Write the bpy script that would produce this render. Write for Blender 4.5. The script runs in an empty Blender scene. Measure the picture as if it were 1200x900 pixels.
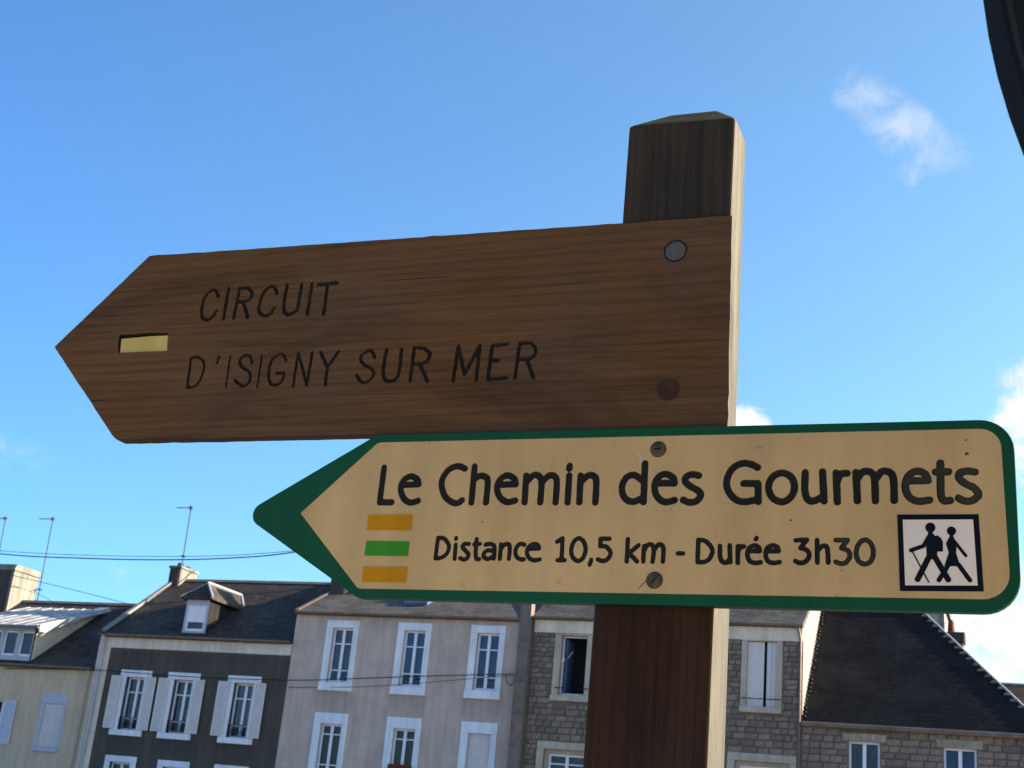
import bpy, bmesh, math, random
from mathutils import Vector, Matrix
random.seed(7)
R = math.radians
scene = bpy.context.scene
col = scene.collection

# tuning values for sky, sun and exposure
SKY_STRENGTH = 0.103; SUN_STRENGTH = 5.0; EXPOSURE = 1.9
SKY_AIR, SKY_DUST, SKY_OZONE = 0.85, 1.2, 2.5
SKY_TINT = (0.40, 0.65, 0.86, 1); CLOUD_COL = (2.7, 2.7, 2.75, 1)
# clouds: azimuth, elevation, half width, half height (degrees), tilt, weight
WISPS = [(-6.1, 31.9, 2.2, 1.5, -35, 1.0), (-4.6, 30.5, 2.6, 1.6, -30, 1.0), (-3.0, 29.2, 2.4, 1.4, 15, 1.0),
         (-42.9, 13.3, 2.6, 1.6, 0, 0.55), (-38.0, 9.2, 1.0, 1.9, 0, 0.5), (-31.5, 8.8, 4.5, 1.6, 0, 0.5)]
CLOUDS = [(-11.4, 18.2, 1.5, 1.0, 0, 1.0), (1.6, 18.0, 3.4, 4.2, 0, 1.0), (0.2, 9.4, 5.2, 4.4, 0, 1.1), (-1.2, 12.8, 2.8, 2.0, -10, 0.8),
          (18, 12, 10, 5, 0, 1.0), (-150, 14, 14, 5, 0, 1.0)]
VEIL = (40, 18, (2.5, 1.85, 1.32, 1))      # thin high haze whitens the sky on the sun's side
# ------------------------------------------------------------------ camera
CAM = Vector((0.0, 0.0, 1.6))
rows = ((0.9338926, -0.0334142, -0.3559888),      # world X, Y, Z seen in camera axes (right, down, forward)
        (0.3455771, 0.3398778, 0.8746768),
        (0.0917661, -0.9398758, 0.3289565))
cd = bpy.data.cameras.new('camera')
cd.sensor_width = 36.0; cd.sensor_fit = 'HORIZONTAL'; cd.lens = 46.2
cd.dof.use_dof = True; cd.dof.focus_distance = 1.55; cd.dof.aperture_fstop = 30
cd.clip_start = 0.05; cd.clip_end = 3000
cam = bpy.data.objects.new('camera', cd); col.objects.link(cam)
m = Matrix.Identity(4)
for i in range(3):
    m[i][0] = rows[i][0]; m[i][1] = -rows[i][1]; m[i][2] = -rows[i][2]; m[i][3] = CAM[i]
cam.matrix_world = m
scene.camera = cam

# ------------------------------------------------------------------ sky, clouds, sun
SUN = Vector((1.0, 0.25, 0.33)).normalized()      # towards the sun: along the street, a little behind the house fronts
SUN_EL = math.asin(SUN.z); SUN_ROT = math.atan2(SUN.x, SUN.y)
world = bpy.data.worlds.new('World'); scene.world = world; world.use_nodes = True
wn = world.node_tree.nodes; wl = world.node_tree.links; wn.clear()
def wnode(t, **k):
    n = wn.new(t)
    for a, b in k.items(): setattr(n, a, b)
    return n
def wmath(op, a, b=None, c=None):
    n = wnode('ShaderNodeMath', operation=op)
    for i, v in enumerate((a, b, c)):
        if v is None: continue
        if isinstance(v, (int, float)): n.inputs[i].default_value = v
        else: wl.new(v, n.inputs[i])
    return n.outputs[0]
sky = wnode('ShaderNodeTexSky', sky_type='NISHITA')
sky.sun_disc = False; sky.sun_elevation = SUN_EL; sky.sun_rotation = SUN_ROT
sky.altitude = 0; sky.air_density = SKY_AIR; sky.dust_density = SKY_DUST; sky.ozone_density = SKY_OZONE
tc = wnode('ShaderNodeTexCoord')
cl_noise = wnode('ShaderNodeTexNoise'); cl_noise.inputs['Scale'].default_value = 30; cl_noise.inputs['Detail'].default_value = 5; cl_noise.inputs['Roughness'].default_value = 0.62
cl_noise.inputs['Distortion'].default_value = 0.5
wl.new(tc.outputs['Generated'], cl_noise.inputs['Vector'])
def dirn(az, el): return Vector((math.sin(R(az)) * math.cos(R(el)), math.cos(R(az)) * math.cos(R(el)), math.sin(R(el))))
def puff(az, el, w, h, tilt, dens):
    """one cloud in the sky dome (azimuth, elevation, half sizes in degrees): 1 in its middle falling to 0 at its rim"""
    c = dirn(az, el); r = Vector((c.y, -c.x, 0)).normalized(); u = r.cross(c).normalized()
    r, u = r * math.cos(R(tilt)) + u * math.sin(R(tilt)), u * math.cos(R(tilt)) - r * math.sin(R(tilt))
    mp = wnode('ShaderNodeMapping', vector_type='TEXTURE'); mp.inputs['Location'].default_value = c
    mp.inputs['Rotation'].default_value = Matrix((r, u, -c)).transposed().to_euler()
    mp.inputs['Scale'].default_value = (math.tan(R(w)), math.tan(R(h)), 0.3)
    gr = wnode('ShaderNodeTexGradient', gradient_type='SPHERICAL')
    wl.new(tc.outputs['Generated'], mp.inputs['Vector']); wl.new(mp.outputs[0], gr.inputs['Vector'])
    return wmath('MULTIPLY', gr.outputs['Fac'], dens)
def cloud_layer(items, gain, lo, hi, top):
    tot = None
    for it in items:
        o = puff(*it); tot = o if tot is None else wmath('MAXIMUM', tot, o)
    body = wmath('MULTIPLY', wmath('MINIMUM', wmath('MULTIPLY', tot, 3.0), 1.0), wmath('MULTIPLY_ADD', cl_noise.outputs['Fac'], gain, wmath('SUBTRACT', wmath('MULTIPLY', tot, 0.6), gain * 0.5)))
    mr = wnode('ShaderNodeMapRange', interpolation_type='SMOOTHSTEP')
    mr.inputs['From Min'].default_value = lo; mr.inputs['From Max'].default_value = hi; mr.inputs['To Max'].default_value = top
    wl.new(body, mr.inputs['Value']); return mr.outputs[0]
mask = wmath('MAXIMUM', cloud_layer(CLOUDS, 1.35, 0.04, 0.42, 1.0), cloud_layer(WISPS, 1.5, 0.03, 0.8, 0.5))
tint = wnode('ShaderNodeMix', data_type='RGBA', blend_type='MULTIPLY'); tint.inputs[0].default_value = 1
wl.new(sky.outputs[0], tint.inputs[6]); tint.inputs[7].default_value = SKY_TINT
vd = wnode('ShaderNodeVectorMath', operation='DOT_PRODUCT'); vd.inputs[1].default_value = dirn(VEIL[0], VEIL[1]); wl.new(tc.outputs['Generated'], vd.inputs[0])
vr = wnode('ShaderNodeMapRange'); vr.inputs['From Min'].default_value = 0.15; vr.inputs['From Max'].default_value = 0.95; wl.new(vd.outputs['Value'], vr.inputs['Value'])
haze = wnode('ShaderNodeMix', data_type='RGBA', blend_type='MULTIPLY'); wl.new(vr.outputs[0], haze.inputs[0]); wl.new(tint.outputs[2], haze.inputs[6]); haze.inputs[7].default_value = VEIL[2]
haze.clamp_result = False
cmix = wnode('ShaderNodeMix', data_type='RGBA'); wl.new(mask, cmix.inputs[0])
wl.new(haze.outputs[2], cmix.inputs[6]); cmix.inputs[7].default_value = CLOUD_COL
bg = wnode('ShaderNodeBackground'); bg.inputs['Strength'].default_value = SKY_STRENGTH
wl.new(cmix.outputs[2], bg.inputs['Color'])
world.cycles.sampling_method = 'MANUAL'; world.cycles.sample_map_resolution = 256
wo = wnode('ShaderNodeOutputWorld'); wl.new(bg.outputs[0], wo.inputs['Surface'])

sd = bpy.data.lights.new('sun', 'SUN'); sd.energy = SUN_STRENGTH; sd.angle = R(0.5); sd.color = (1.0, 0.87, 0.70)
sun = bpy.data.objects.new('sun', sd); col.objects.link(sun)
sun.location = (60, 15, 40); sun.rotation_euler = SUN.to_track_quat('Z', 'Y').to_euler()
scene.render.engine = 'CYCLES'
scene.view_settings.view_transform = 'Standard'; scene.view_settings.look = 'None'
scene.view_settings.exposure = EXPOSURE; scene.view_settings.gamma = 1.0; scene.view_settings.use_curve_mapping = False

# ------------------------------------------------------------------ helpers
def tag(o, label=None, cat=None, group=None, kind=None):
    if label: o['label'] = label
    if cat: o['category'] = cat
    if group: o['group'] = group
    if kind: o['kind'] = kind
    return o
def empty(name, loc, label=None, cat=None, group=None):
    o = bpy.data.objects.new(name, None); col.objects.link(o); o.location = loc; o.empty_display_size = 0.2
    return tag(o, label, cat, group)
def base_of(o):
    v = Vector((0, 0, 0))
    while o is not None:
        v += Vector(o.location); o = o.parent
    return v
class MB:
    """collects shapes in world coordinates; build() links them as one mesh object"""
    def __init__(s): s.v = []; s.f = []; s.mi = []; s.cur = 0
    def poly(s, pts):
        n = len(s.v); s.v += [tuple(p) for p in pts]; s.f.append(tuple(range(n, n + len(pts)))); s.mi.append(s.cur); return s
    def solid(s, pts, faces):
        n = len(s.v); s.v += [tuple(p) for p in pts]
        for f in faces: s.f.append(tuple(n + i for i in f)); s.mi.append(s.cur)
        return s
    def box(s, x0, x1, y0, y1, z0, z1):
        return s.solid([(x0,y0,z0),(x1,y0,z0),(x1,y1,z0),(x0,y1,z0),(x0,y0,z1),(x1,y0,z1),(x1,y1,z1),(x0,y1,z1)],
                       [(0,3,2,1),(4,5,6,7),(0,1,5,4),(1,2,6,5),(2,3,7,6),(3,0,4,7)])
    def extrude(s, pts, d):
        """closed prism: polygon pts swept by the vector d"""
        n = len(pts); d = Vector(d); p = [Vector(q) for q in pts]
        return s.solid([tuple(q) for q in p] + [tuple(q + d) for q in p],
                       [tuple(range(n))[::-1], tuple(range(n, 2 * n))] + [(i, (i + 1) % n, n + (i + 1) % n, n + i) for i in range(n)])
    def tube(s, pts, r, n=8, r2=None, cap=True):
        pts = [Vector(p) for p in pts]; rings = []
        for i, p in enumerate(pts):
            t = (pts[min(i + 1, len(pts) - 1)] - pts[max(i - 1, 0)]).normalized()
            a = t.cross(Vector((0, 0, 1)));
            if a.length < 1e-3: a = t.cross(Vector((0, 1, 0)))
            a.normalize(); b = t.cross(a)
            rr = r if r2 is None else r + (r2 - r) * i / (len(pts) - 1)
            rings.append([p + a * (rr * math.cos(2 * math.pi * k / n)) + b * (rr * math.sin(2 * math.pi * k / n)) for k in range(n)])
        vs = [tuple(q) for ring in rings for q in ring]; fs = []
        for i in range(len(pts) - 1):
            for k in range(n): fs.append((i * n + k, i * n + (k + 1) % n, (i + 1) * n + (k + 1) % n, (i + 1) * n + k))
        if cap: fs += [tuple(range(n))[::-1], tuple(range((len(pts) - 1) * n, len(pts) * n))]
        return s.solid(vs, fs)
    def build(s, name, mat, parent=None, smooth=False, bevel=0, fix=True):
        me = bpy.data.meshes.new(name)
        off = base_of(parent)
        me.from_pydata([(a - off.x, b - off.y, c - off.z) for a, b, c in s.v], [], s.f)
        mats = mat if isinstance(mat, (list, tuple)) else [mat]
        for q in mats: me.materials.append(q)
        if len(mats) > 1: me.polygons.foreach_set('material_index', s.mi)
        if fix:
            bm = bmesh.new(); bm.from_mesh(me); bmesh.ops.recalc_face_normals(bm, faces=bm.faces); bm.to_mesh(me); bm.free()
        if smooth:
            me.polygons.foreach_set('use_smooth', [True] * len(me.polygons))
        o = bpy.data.objects.new(name, me); col.objects.link(o)
        if parent is not None: o.parent = parent
        if bevel:
            b = o.modifiers.new('bevel', 'BEVEL'); b.width = bevel; b.segments = 2; b.limit_method = 'ANGLE'
        return o

# ------------------------------------------------------------------ materials
MATS = {}
def newmat(name):
    mt = bpy.data.materials.new(name); mt.use_nodes = True
    nt = mt.node_tree; b = nt.nodes['Principled BSDF']; MATS[name] = mt
    return mt, nt.nodes, nt.links, b
def noise(n, l, scale, detail=4, rough=0.55, vec=None, dist=0.0):
    t = n.new('ShaderNodeTexNoise'); t.inputs['Scale'].default_value = scale; t.inputs['Detail'].default_value = detail
    t.inputs['Roughness'].default_value = rough; t.inputs['Distortion'].default_value = dist
    if vec is not None: l.new(vec, t.inputs['Vector'])
    return t.outputs['Fac']
def coords(n, l, scale=(1, 1, 1), rot=(0, 0, 0), loc=(0, 0, 0)):
    t = n.new('ShaderNodeTexCoord'); mp = n.new('ShaderNodeMapping')
    mp.inputs['Scale'].default_value = scale; mp.inputs['Rotation'].default_value = rot; mp.inputs['Location'].default_value = loc
    l.new(t.outputs['Object'], mp.inputs['Vector']); return mp.outputs[0]
def ramp(n, l, fac, stops):
    r = n.new('ShaderNodeValToRGB'); cr = r.color_ramp
    while len(cr.elements) < len(stops): cr.elements.new(0.5)
    for e, (p, c) in zip(cr.elements, stops):
        e.position = p; e.color = (*c, 1) if len(c) == 3 else c
    l.new(fac, r.inputs[0]); return r.outputs[0]
def mixc(n, l, fac, a, b, mode='MIX'):
    x = n.new('ShaderNodeMix'); x.data_type = 'RGBA'; x.blend_type = mode
    for i, v in ((0, fac), (6, a), (7, b)):
        if isinstance(v, (int, float)): x.inputs[i].default_value = v
        elif isinstance(v, tuple): x.inputs[i].default_value = (*v, 1) if len(v) == 3 else v
        else: l.new(v, x.inputs[i])
    return x.outputs[2]
def bump(n, l, b, h, strength=0.3, dist=0.01):
    u = n.new('ShaderNodeBump'); u.inputs['Strength'].default_value = strength; u.inputs['Distance'].default_value = dist
    l.new(h, u.inputs['Height']); l.new(u.outputs[0], b.inputs['Normal'])
def sc(c, k): return tuple(min(1, v * k) for v in c)

def plain(name, c, rough=0.6, metal=0.0, var=0.12, scale=6.0):
    mt, n, l, b = newmat(name)
    f = noise(n, l, scale, 5, vec=coords(n, l))
    l.new(ramp(n, l, f, [(0.3, sc(c, 1 - var)), (0.7, sc(c, 1 + var))]), b.inputs['Base Color'])
    b.inputs['Roughness'].default_value = rough; b.inputs['Metallic'].default_value = metal; b.inputs['Specular IOR Level'].default_value = 0.15
    return mt
def plaster(name, c, streak=0.25, grime=0.3, bumpy=0.15, sills=None):
    mt, n, l, b = newmat(name)
    f1 = noise(n, l, 1.1, 6, 0.6, coords(n, l))
    f2 = noise(n, l, 2.0, 5, 0.6, coords(n, l, (2.6, 2.6, 0.22)))
    f3 = noise(n, l, 30, 4, 0.6, coords(n, l))
    base = ramp(n, l, f1, [(0.3, sc(c, 1 - grime * 0.45)), (0.62, sc(c, 1.05))])
    st = ramp(n, l, f2, [(0.42, sc((1, 1, 1), 1 - streak)), (0.6, (1, 1, 1))])
    fine = ramp(n, l, f3, [(0.3, (0.9, 0.9, 0.9)), (0.7, (1.08, 1.08, 1.08))])
    out = mixc(n, l, 1.0, mixc(n, l, 1.0, base, st, 'MULTIPLY'), fine, 'MULTIPLY')
    if sills:                                          # rain stains: first sill x, spacing, sill width, sill height, storey height (house coordinates)
        sx = n.new('ShaderNodeSeparateXYZ'); tcn = n.new('ShaderNodeTexCoord'); l.new(tcn.outputs['Object'], sx.inputs[0])
        def mt_(op, a, c_):
            q = n.new('ShaderNodeMath'); q.operation = op
            for i, v in enumerate((a, c_)):
                if isinstance(v, (int, float)): q.inputs[i].default_value = v
                else: l.new(v, q.inputs[i])
            return q.outputs[0]
        fx = mt_('FRACT', mt_('DIVIDE', mt_('SUBTRACT', sx.outputs[0], sills[0] - sills[1] * 5 - 0.25), sills[1]), 0)
        fz = mt_('FRACT', mt_('DIVIDE', mt_('SUBTRACT', sills[3] + sills[4] * 5, sx.outputs[2]), sills[4]), 0)
        wf = (sills[2] + 0.5) / sills[1]
        mx_ = ramp(n, l, fx, [(0.02, (0, 0, 0)), (0.1, (1, 1, 1)), (wf - 0.09, (1, 1, 1)), (wf - 0.01, (0, 0, 0))])
        mz_ = ramp(n, l, fz, [(0.0, (1, 1, 1)), (0.12, (0.8, 0.8, 0.8)), (0.3, (0, 0, 0)), (1.0, (0, 0, 0))])
        f5 = noise(n, l, 3.0, 6, 0.65, coords(n, l, (3.5, 3.5, 0.5), loc=(3, 1, 7)))
        amt = mixc(n, l, 1.0, mixc(n, l, 1.0, mx_, mz_, 'MULTIPLY'), ramp(n, l, f5, [(0.32, (0.1, 0.1, 0.1)), (0.58, (0.85, 0.85, 0.85))]), 'MULTIPLY')
        out = mixc(n, l, amt, out, sc(c, 0.55))
    l.new(out, b.inputs['Base Color'])
    b.inputs['Roughness'].default_value = 0.9
    bump(n, l, b, f3, bumpy, 0.02)
    return mt
def slate(name, c, moss=0.3, rough=0.75):
    mt, n, l, b = newmat(name)
    v = coords(n, l, (1, 1.25, 0))
    br = n.new('ShaderNodeTexBrick'); l.new(v, br.inputs['Vector'])
    br.inputs['Scale'].default_value = 1.0; br.inputs['Brick Width'].default_value = 0.24; br.inputs['Row Height'].default_value = 0.15
    br.inputs['Mortar Size'].default_value = 0.012; br.inputs['Mortar Smooth'].default_value = 0.3; br.inputs['Bias'].default_value = 0.0
    br.inputs['Color1'].default_value = (*sc(c, 0.72), 1); br.inputs['Color2'].default_value = (*sc(c, 1.35), 1); br.inputs['Mortar'].default_value = (*sc(c, 0.35), 1)
    f = noise(n, l, 0.9, 7, 0.65, coords(n, l))
    f2 = noise(n, l, 7, 5, 0.65, coords(n, l))
    mo = ramp(n, l, f, [(0.45, (0, 0, 0)), (0.72, (moss, moss, moss))])
    c1 = mixc(n, l, mo, br.outputs['Color'], sc((0.13, 0.125, 0.105), 1))
    c2 = mixc(n, l, 1.0, c1, ramp(n, l, f2, [(0.3, (0.75, 0.75, 0.75)), (0.7, (1.25, 1.25, 1.25))]), 'MULTIPLY')
    l.new(c2, b.inputs['Base Color']); b.inputs['Roughness'].default_value = rough; b.inputs['Specular IOR Level'].default_value = 0.15
    bump(n, l, b, br.outputs['Fac'], 0.2, -0.006)
    return mt
def stone(name, c, spread=0.5):
    mt, n, l, b = newmat(name)
    oi = n.new('ShaderNodeObjectInfo'); gi = n.new('ShaderNodeNewGeometry')
    ad = n.new('ShaderNodeMath'); ad.operation = 'ADD'; l.new(oi.outputs['Random'], ad.inputs[0]); l.new(gi.outputs['Random Per Island'], ad.inputs[1])
    fr = n.new('ShaderNodeMath'); fr.operation = 'FRACT'; l.new(ad.outputs[0], fr.inputs[0])
    col1 = ramp(n, l, fr.outputs[0], [(0.0, sc(c, 1 - spread)), (0.45, c), (0.8, sc((c[0] * 1.03, c[1], c[2] * 0.93), 1 + spread * 0.5)), (1.0, sc(c, 1 + spread))])
    f = noise(n, l, 9, 6, 0.65, coords(n, l)); f3 = noise(n, l, 1.2, 4, 0.6, coords(n, l))
    c2 = mixc(n, l, 1.0, col1, ramp(n, l, f, [(0.3, (0.6, 0.6, 0.6)), (0.7, (1.3, 1.3, 1.3))]), 'MULTIPLY')
    c3 = mixc(n, l, 1.0, c2, ramp(n, l, f3, [(0.35, (0.72, 0.72, 0.72)), (0.65, (1.1, 1.1, 1.1))]), 'MULTIPLY')
    l.new(c3, b.inputs['Base Color']); b.inputs['Roughness'].default_value = 0.95
    bump(n, l, b, f, 0.5, 0.02)
    return mt
def wood(name, c, axis='x', scale=1.0, contrast=0.5, grey=0.0, rough=0.75, seed=0.0):
    """c = mean colour; grain runs along the axis; metres"""
    mt, n, l, b = newmat(name)
    s1 = {'x': (1.1, 14, 26), 'z': (26, 14, 0.9)}[axis]; s2 = {'x': (7, 90, 480), 'z': (480, 90, 6)}[axis]
    v1 = coords(n, l, sc3(s1, scale), loc=(seed, seed * 1.7, seed * 0.3)); v2 = coords(n, l, sc3(s2, scale), loc=(seed, 0, 0))
    g1 = noise(n, l, 1.0, 6, 0.6, v1, 1.2); g2 = noise(n, l, 1.0, 4, 0.6, v2, 0.4)
    blot = noise(n, l, 5, 4, 0.6, coords(n, l, loc=(seed, 3, 1)))
    base = ramp(n, l, g1, [(0.25, sc(c, 1 - contrast * 0.62)), (0.42, sc(c, 0.88)), (0.56, c), (0.75, sc((c[0] * 1.04, c[1] * 1.0, c[2] * 0.94), 1 + contrast * 0.45))])
    fine = ramp(n, l, g2, [(0.28, (0.66, 0.66, 0.66)), (0.46, (0.97, 0.97, 0.97)), (0.75, (1.1, 1.1, 1.1))])
    s3 = {'x': (3.0, 60, 230), 'z': (230, 60, 2.5)}[axis]
    wv = n.new('ShaderNodeTexWave'); wv.bands_direction = 'Z' if axis == 'x' else 'X'; wv.inputs['Scale'].default_value = 24; wv.inputs['Distortion'].default_value = 16
    wv.inputs['Detail'].default_value = 3; wv.inputs['Detail Scale'].default_value = 0.35; wv.inputs['Detail Roughness'].default_value = 0.6
    l.new(coords(n, l, {'x': (0.07, 1, 1), 'z': (1, 1, 0.05)}[axis], loc=(seed, seed, seed)), wv.inputs['Vector'])
    rings = ramp(n, l, wv.outputs['Fac'], [(0.0, sc((1, 1, 1), 1 - contrast * 0.42)), (0.3, (1, 1, 1)), (1.0, (1.06, 1.04, 1.0))])
    base = mixc(n, l, 1.0, base, rings, 'MULTIPLY')
    crack = ramp(n, l, noise(n, l, 1.0, 3, 0.5, coords(n, l, sc3(s3, scale), loc=(seed + 2, 1, seed)), 0.3), [(0.27, (0.32, 0.32, 0.32)), (0.335, (1, 1, 1))])
    c2 = mixc(n, l, 1.0, mixc(n, l, 1.0, base, fine, 'MULTIPLY'), crack, 'MULTIPLY')
    g = (sum(c) / 3 * 0.9,) * 3
    c3 = mixc(n, l, ramp(n, l, blot, [(0.4, (grey * 0.25,) * 3), (0.7, (grey,) * 3)]), c2, mixc(n, l, 1.0, fine, g, 'MULTIPLY'))
    big = noise(n, l, 1.0, 5, 0.6, coords(n, l, {'x': (2.5, 6, 9), 'z': (9, 6, 2.5)}[axis], loc=(seed * 2, 5, seed)), 1.0)
    c3 = mixc(n, l, 1.0, c3, ramp(n, l, big, [(0.3, (0.62, 0.62, 0.64)), (0.5, (0.97, 0.97, 0.97)), (0.72, (1.16, 1.13, 1.08))]), 'MULTIPLY')
    l.new(c3, b.inputs['Base Color']); b.inputs['Roughness'].default_value = rough
    b.inputs['Specular IOR Level'].default_value = 0.08
    bump(n, l, b, g2, 0.35, 0.0015)
    return mt
def sc3(s, k): return tuple(v * k for v in s)
def glass(name, tintc=(0.85, 0.9, 0.95), refl=1.0, ior=1.7):
    mt, n, l, b = newmat(name); n.remove(b)
    tr = n.new('ShaderNodeBsdfTransparent'); tr.inputs[0].default_value = (*tintc, 1)
    gl = n.new('ShaderNodeBsdfGlossy'); gl.inputs['Roughness'].default_value = 0.02
    fr = n.new('ShaderNodeFresnel'); fr.inputs['IOR'].default_value = ior
    mx = n.new('ShaderNodeMixShader'); l.new(fr.outputs[0], mx.inputs[0]); l.new(tr.outputs[0], mx.inputs[1]); l.new(gl.outputs[0], mx.inputs[2])
    l.new(mx.outputs[0], n['Material Output'].inputs[0]); return mt

M = dict(
    cream=plaster('cream_render', (0.57, 0.42, 0.275), 0.12, 0.25),
    pale=plaster('pale_render', (0.5, 0.4, 0.29), 0.15, 0.3),
    dark=plaster('dark_grey_render', (0.087, 0.066, 0.049), 0.2, 0.45, sills=(-27.25 + 24.71, 2.02, 1.19, 3.7, 2.66)),
    grey=plaster('warm_grey_render', (0.55, 0.41, 0.325), 0.14, 0.42, sills=(-19.98 + 17.175, 2.4, 1.1, 5.45, 2.9)),
    band=plaster('band_render', (0.7, 0.57, 0.44), 0.15, 0.35),
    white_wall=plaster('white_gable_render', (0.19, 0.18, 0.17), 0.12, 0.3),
    surround=plaster('white_stone_surround', (0.77, 0.75, 0.76), 0.12, 0.3, 0.1),
    surround_grey=plaster('grey_stone_surround', (0.5, 0.4, 0.3), 0.2, 0.4, 0.2),
    mortar=plaster('mortar', (0.185, 0.14, 0.108), 0.1, 0.4, 0.5),
    stone=stone('grey_stone', (0.215, 0.157, 0.12), 0.27),
    stone_light=stone('dressed_stone', (0.42, 0.33, 0.25), 0.25),
    slate=slate('slate', (0.052, 0.037, 0.029), 0.25),
    slate_old=slate('weathered_slate', (0.085, 0.072, 0.06), 0.8, 0.7),
    slate_black=slate('black_slate', (0.0105, 0.0085, 0.0072), 0.1),
    zinc=plain('zinc', (0.3, 0.295, 0.29), 0.55, 0.0, 0.45, 2.2),
    zinc_dark=plain('old_zinc', (0.17, 0.125, 0.1), 0.55, 0.3, 0.25, 3),
    lead=plain('bright_lead', (0.3, 0.3, 0.31), 0.45, 0.2, 0.12, 3),
    white=plain('white_paint', (0.78, 0.74, 0.76), 0.45, 0, 0.06),
    shutter=plain('shutter_paint', (0.63, 0.55, 0.51), 0.5, 0, 0.06),
    shutter_blue=plain('pale_blue_shutter_paint', (0.5, 0.5, 0.55), 0.5, 0, 0.06),
    pvc=plain('blue_grey_paint', (0.42, 0.41, 0.45), 0.5, 0, 0.08),
    iron=plain('black_iron', (0.012, 0.013, 0.015), 0.45, 0.2, 0.2),
    cable=plain('black_cable', (0.015, 0.015, 0.017), 0.6, 0, 0.2),
    curtain=plain('net_curtain', (0.1, 0.1, 0.12), 0.9, 0, 0.25, 9),
    sky_blue=plain('sky_reflection_blue', (0.075, 0.1, 0.19), 0.9, 0, 0.2, 2),  # blue carrying the reflected sky of the grey house's upper panes
    curtain_dark=plain('brown_curtain', (0.06, 0.045, 0.035), 0.9, 0, 0.3, 6),
    room=plain('dark_room', (0.02, 0.02, 0.02), 0.9),
    concrete=plaster('chimney_concrete', (0.2, 0.18, 0.145), 0.35, 0.6, 0.3),
    brick_dark=plaster('sooty_brick_and_shade', (0.06, 0.05, 0.042), 0.3, 0.5, 0.5),  # dark brick, also the colour of the painted shade on chimney fronts
    terracotta=plain('terracotta', (0.12, 0.028, 0.012), 0.8, 0, 0.25, 8),
    mast=plain('antenna_metal', (0.045, 0.03, 0.028), 0.5, 0.5, 0.2),
    glass=glass('window_glass', (0.85, 0.9, 0.95), 1, 1.45), glass_blue=glass('coated_window_glass', (0.75, 0.82, 0.95), 1, 1.6),
    board=wood('brown_oiled_wood', (0.131, 0.053, 0.0145), 'x', 1.0, 0.36, 0.28),
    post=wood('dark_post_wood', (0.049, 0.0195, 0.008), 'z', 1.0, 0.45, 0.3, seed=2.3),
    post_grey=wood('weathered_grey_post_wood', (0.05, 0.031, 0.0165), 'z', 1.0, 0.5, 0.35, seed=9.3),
    post_pale=wood('sunlit_post_wood', (0.098, 0.088, 0.069), 'z', 1.2, 0.28, 0.1, seed=5.1),  # paler copy of the post wood, sunlight put into the colour
    post_top=wood('mossy_end_grain', (0.105, 0.072, 0.026), 'x', 2.0, 0.69, 0.3, seed=7.7),
    carved=plain('dark_groove', (0.014, 0.011, 0.009), 0.9, 0, 0.4, 60),  # dark tone for groove floors, slots and the bolt's ring
    asphalt=plain('asphalt', (0.19, 0.175, 0.155), 0.9, 0, 0.25, 3),
    paving=plain('paving', (0.44, 0.40, 0.34), 0.9, 0, 0.2, 2),
    kerb=plain('kerb_stone', (0.3, 0.29, 0.27), 0.9, 0, 0.2, 4),
    earth=plain('ground_cover', (0.20, 0.18, 0.13), 0.95, 0, 0.3, 0.3),
)

# ------------------------------------------------------------------ ground
def setting(name, mb, mat): return tag(mb.build(name, mat), kind='structure')
g = MB(); g.poly([(-900, -900, 0), (900, -900, 0), (900, 900, 0), (-900, 900, 0)]); setting('ground', g, M['earth'])
g = MB(); g.poly([(-80, 6, 0.004), (60, 6, 0.004), (60, 33.3, 0.004), (-80, 33.3, 0.004)]); setting('road', g, M['asphalt'])
g = MB(); g.box(-80, 60, 33.46, 36.2, -0.2, 0.13); setting('pavement', g, M['paving'])
g = MB(); g.box(-80, 60, 33.3, 33.455, -0.2, 0.14); setting('kerb', g, M['kerb'])
g = MB(); g.box(-80, 60, -60, 5.85, -0.2, 0.12); setting('square', g, M['paving'])
g = MB(); g.box(-80, 60, 5.855, 6.0, -0.2, 0.13); setting('near_kerb', g, M['kerb'])

# ------------------------------------------------------------------ houses
FY = 36.0                                              # line of the house fronts
def front_wall(mb, x0, x1, z0, z1, Y, holes, reveal=0.22):
    xs = sorted({x0, x1} | {h[0] for h in holes} | {h[1] for h in holes}); zs = sorted({z0, z1} | {h[2] for h in holes} | {h[3] for h in holes})
    for a, b_ in zip(xs, xs[1:]):
        for c, d in zip(zs, zs[1:]):
            if any(h[0] <= a and h[1] >= b_ and h[2] <= c and h[3] >= d for h in holes): continue
            mb.poly([(a, Y, c), (b_, Y, c), (b_, Y, d), (a, Y, d)])
    for a, b_, c, d in holes:
        r = Y + reveal
        mb.poly([(a, Y, c), (a, Y, d), (a, r, d), (a, r, c)]); mb.poly([(b_, Y, d), (b_, Y, c), (b_, r, c), (b_, r, d)])
        mb.poly([(a, Y, d), (b_, Y, d), (b_, r, d), (a, r, d)]); mb.poly([(a, Y, c), (a, r, c), (b_, r, c), (b_, Y, c)])
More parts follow.
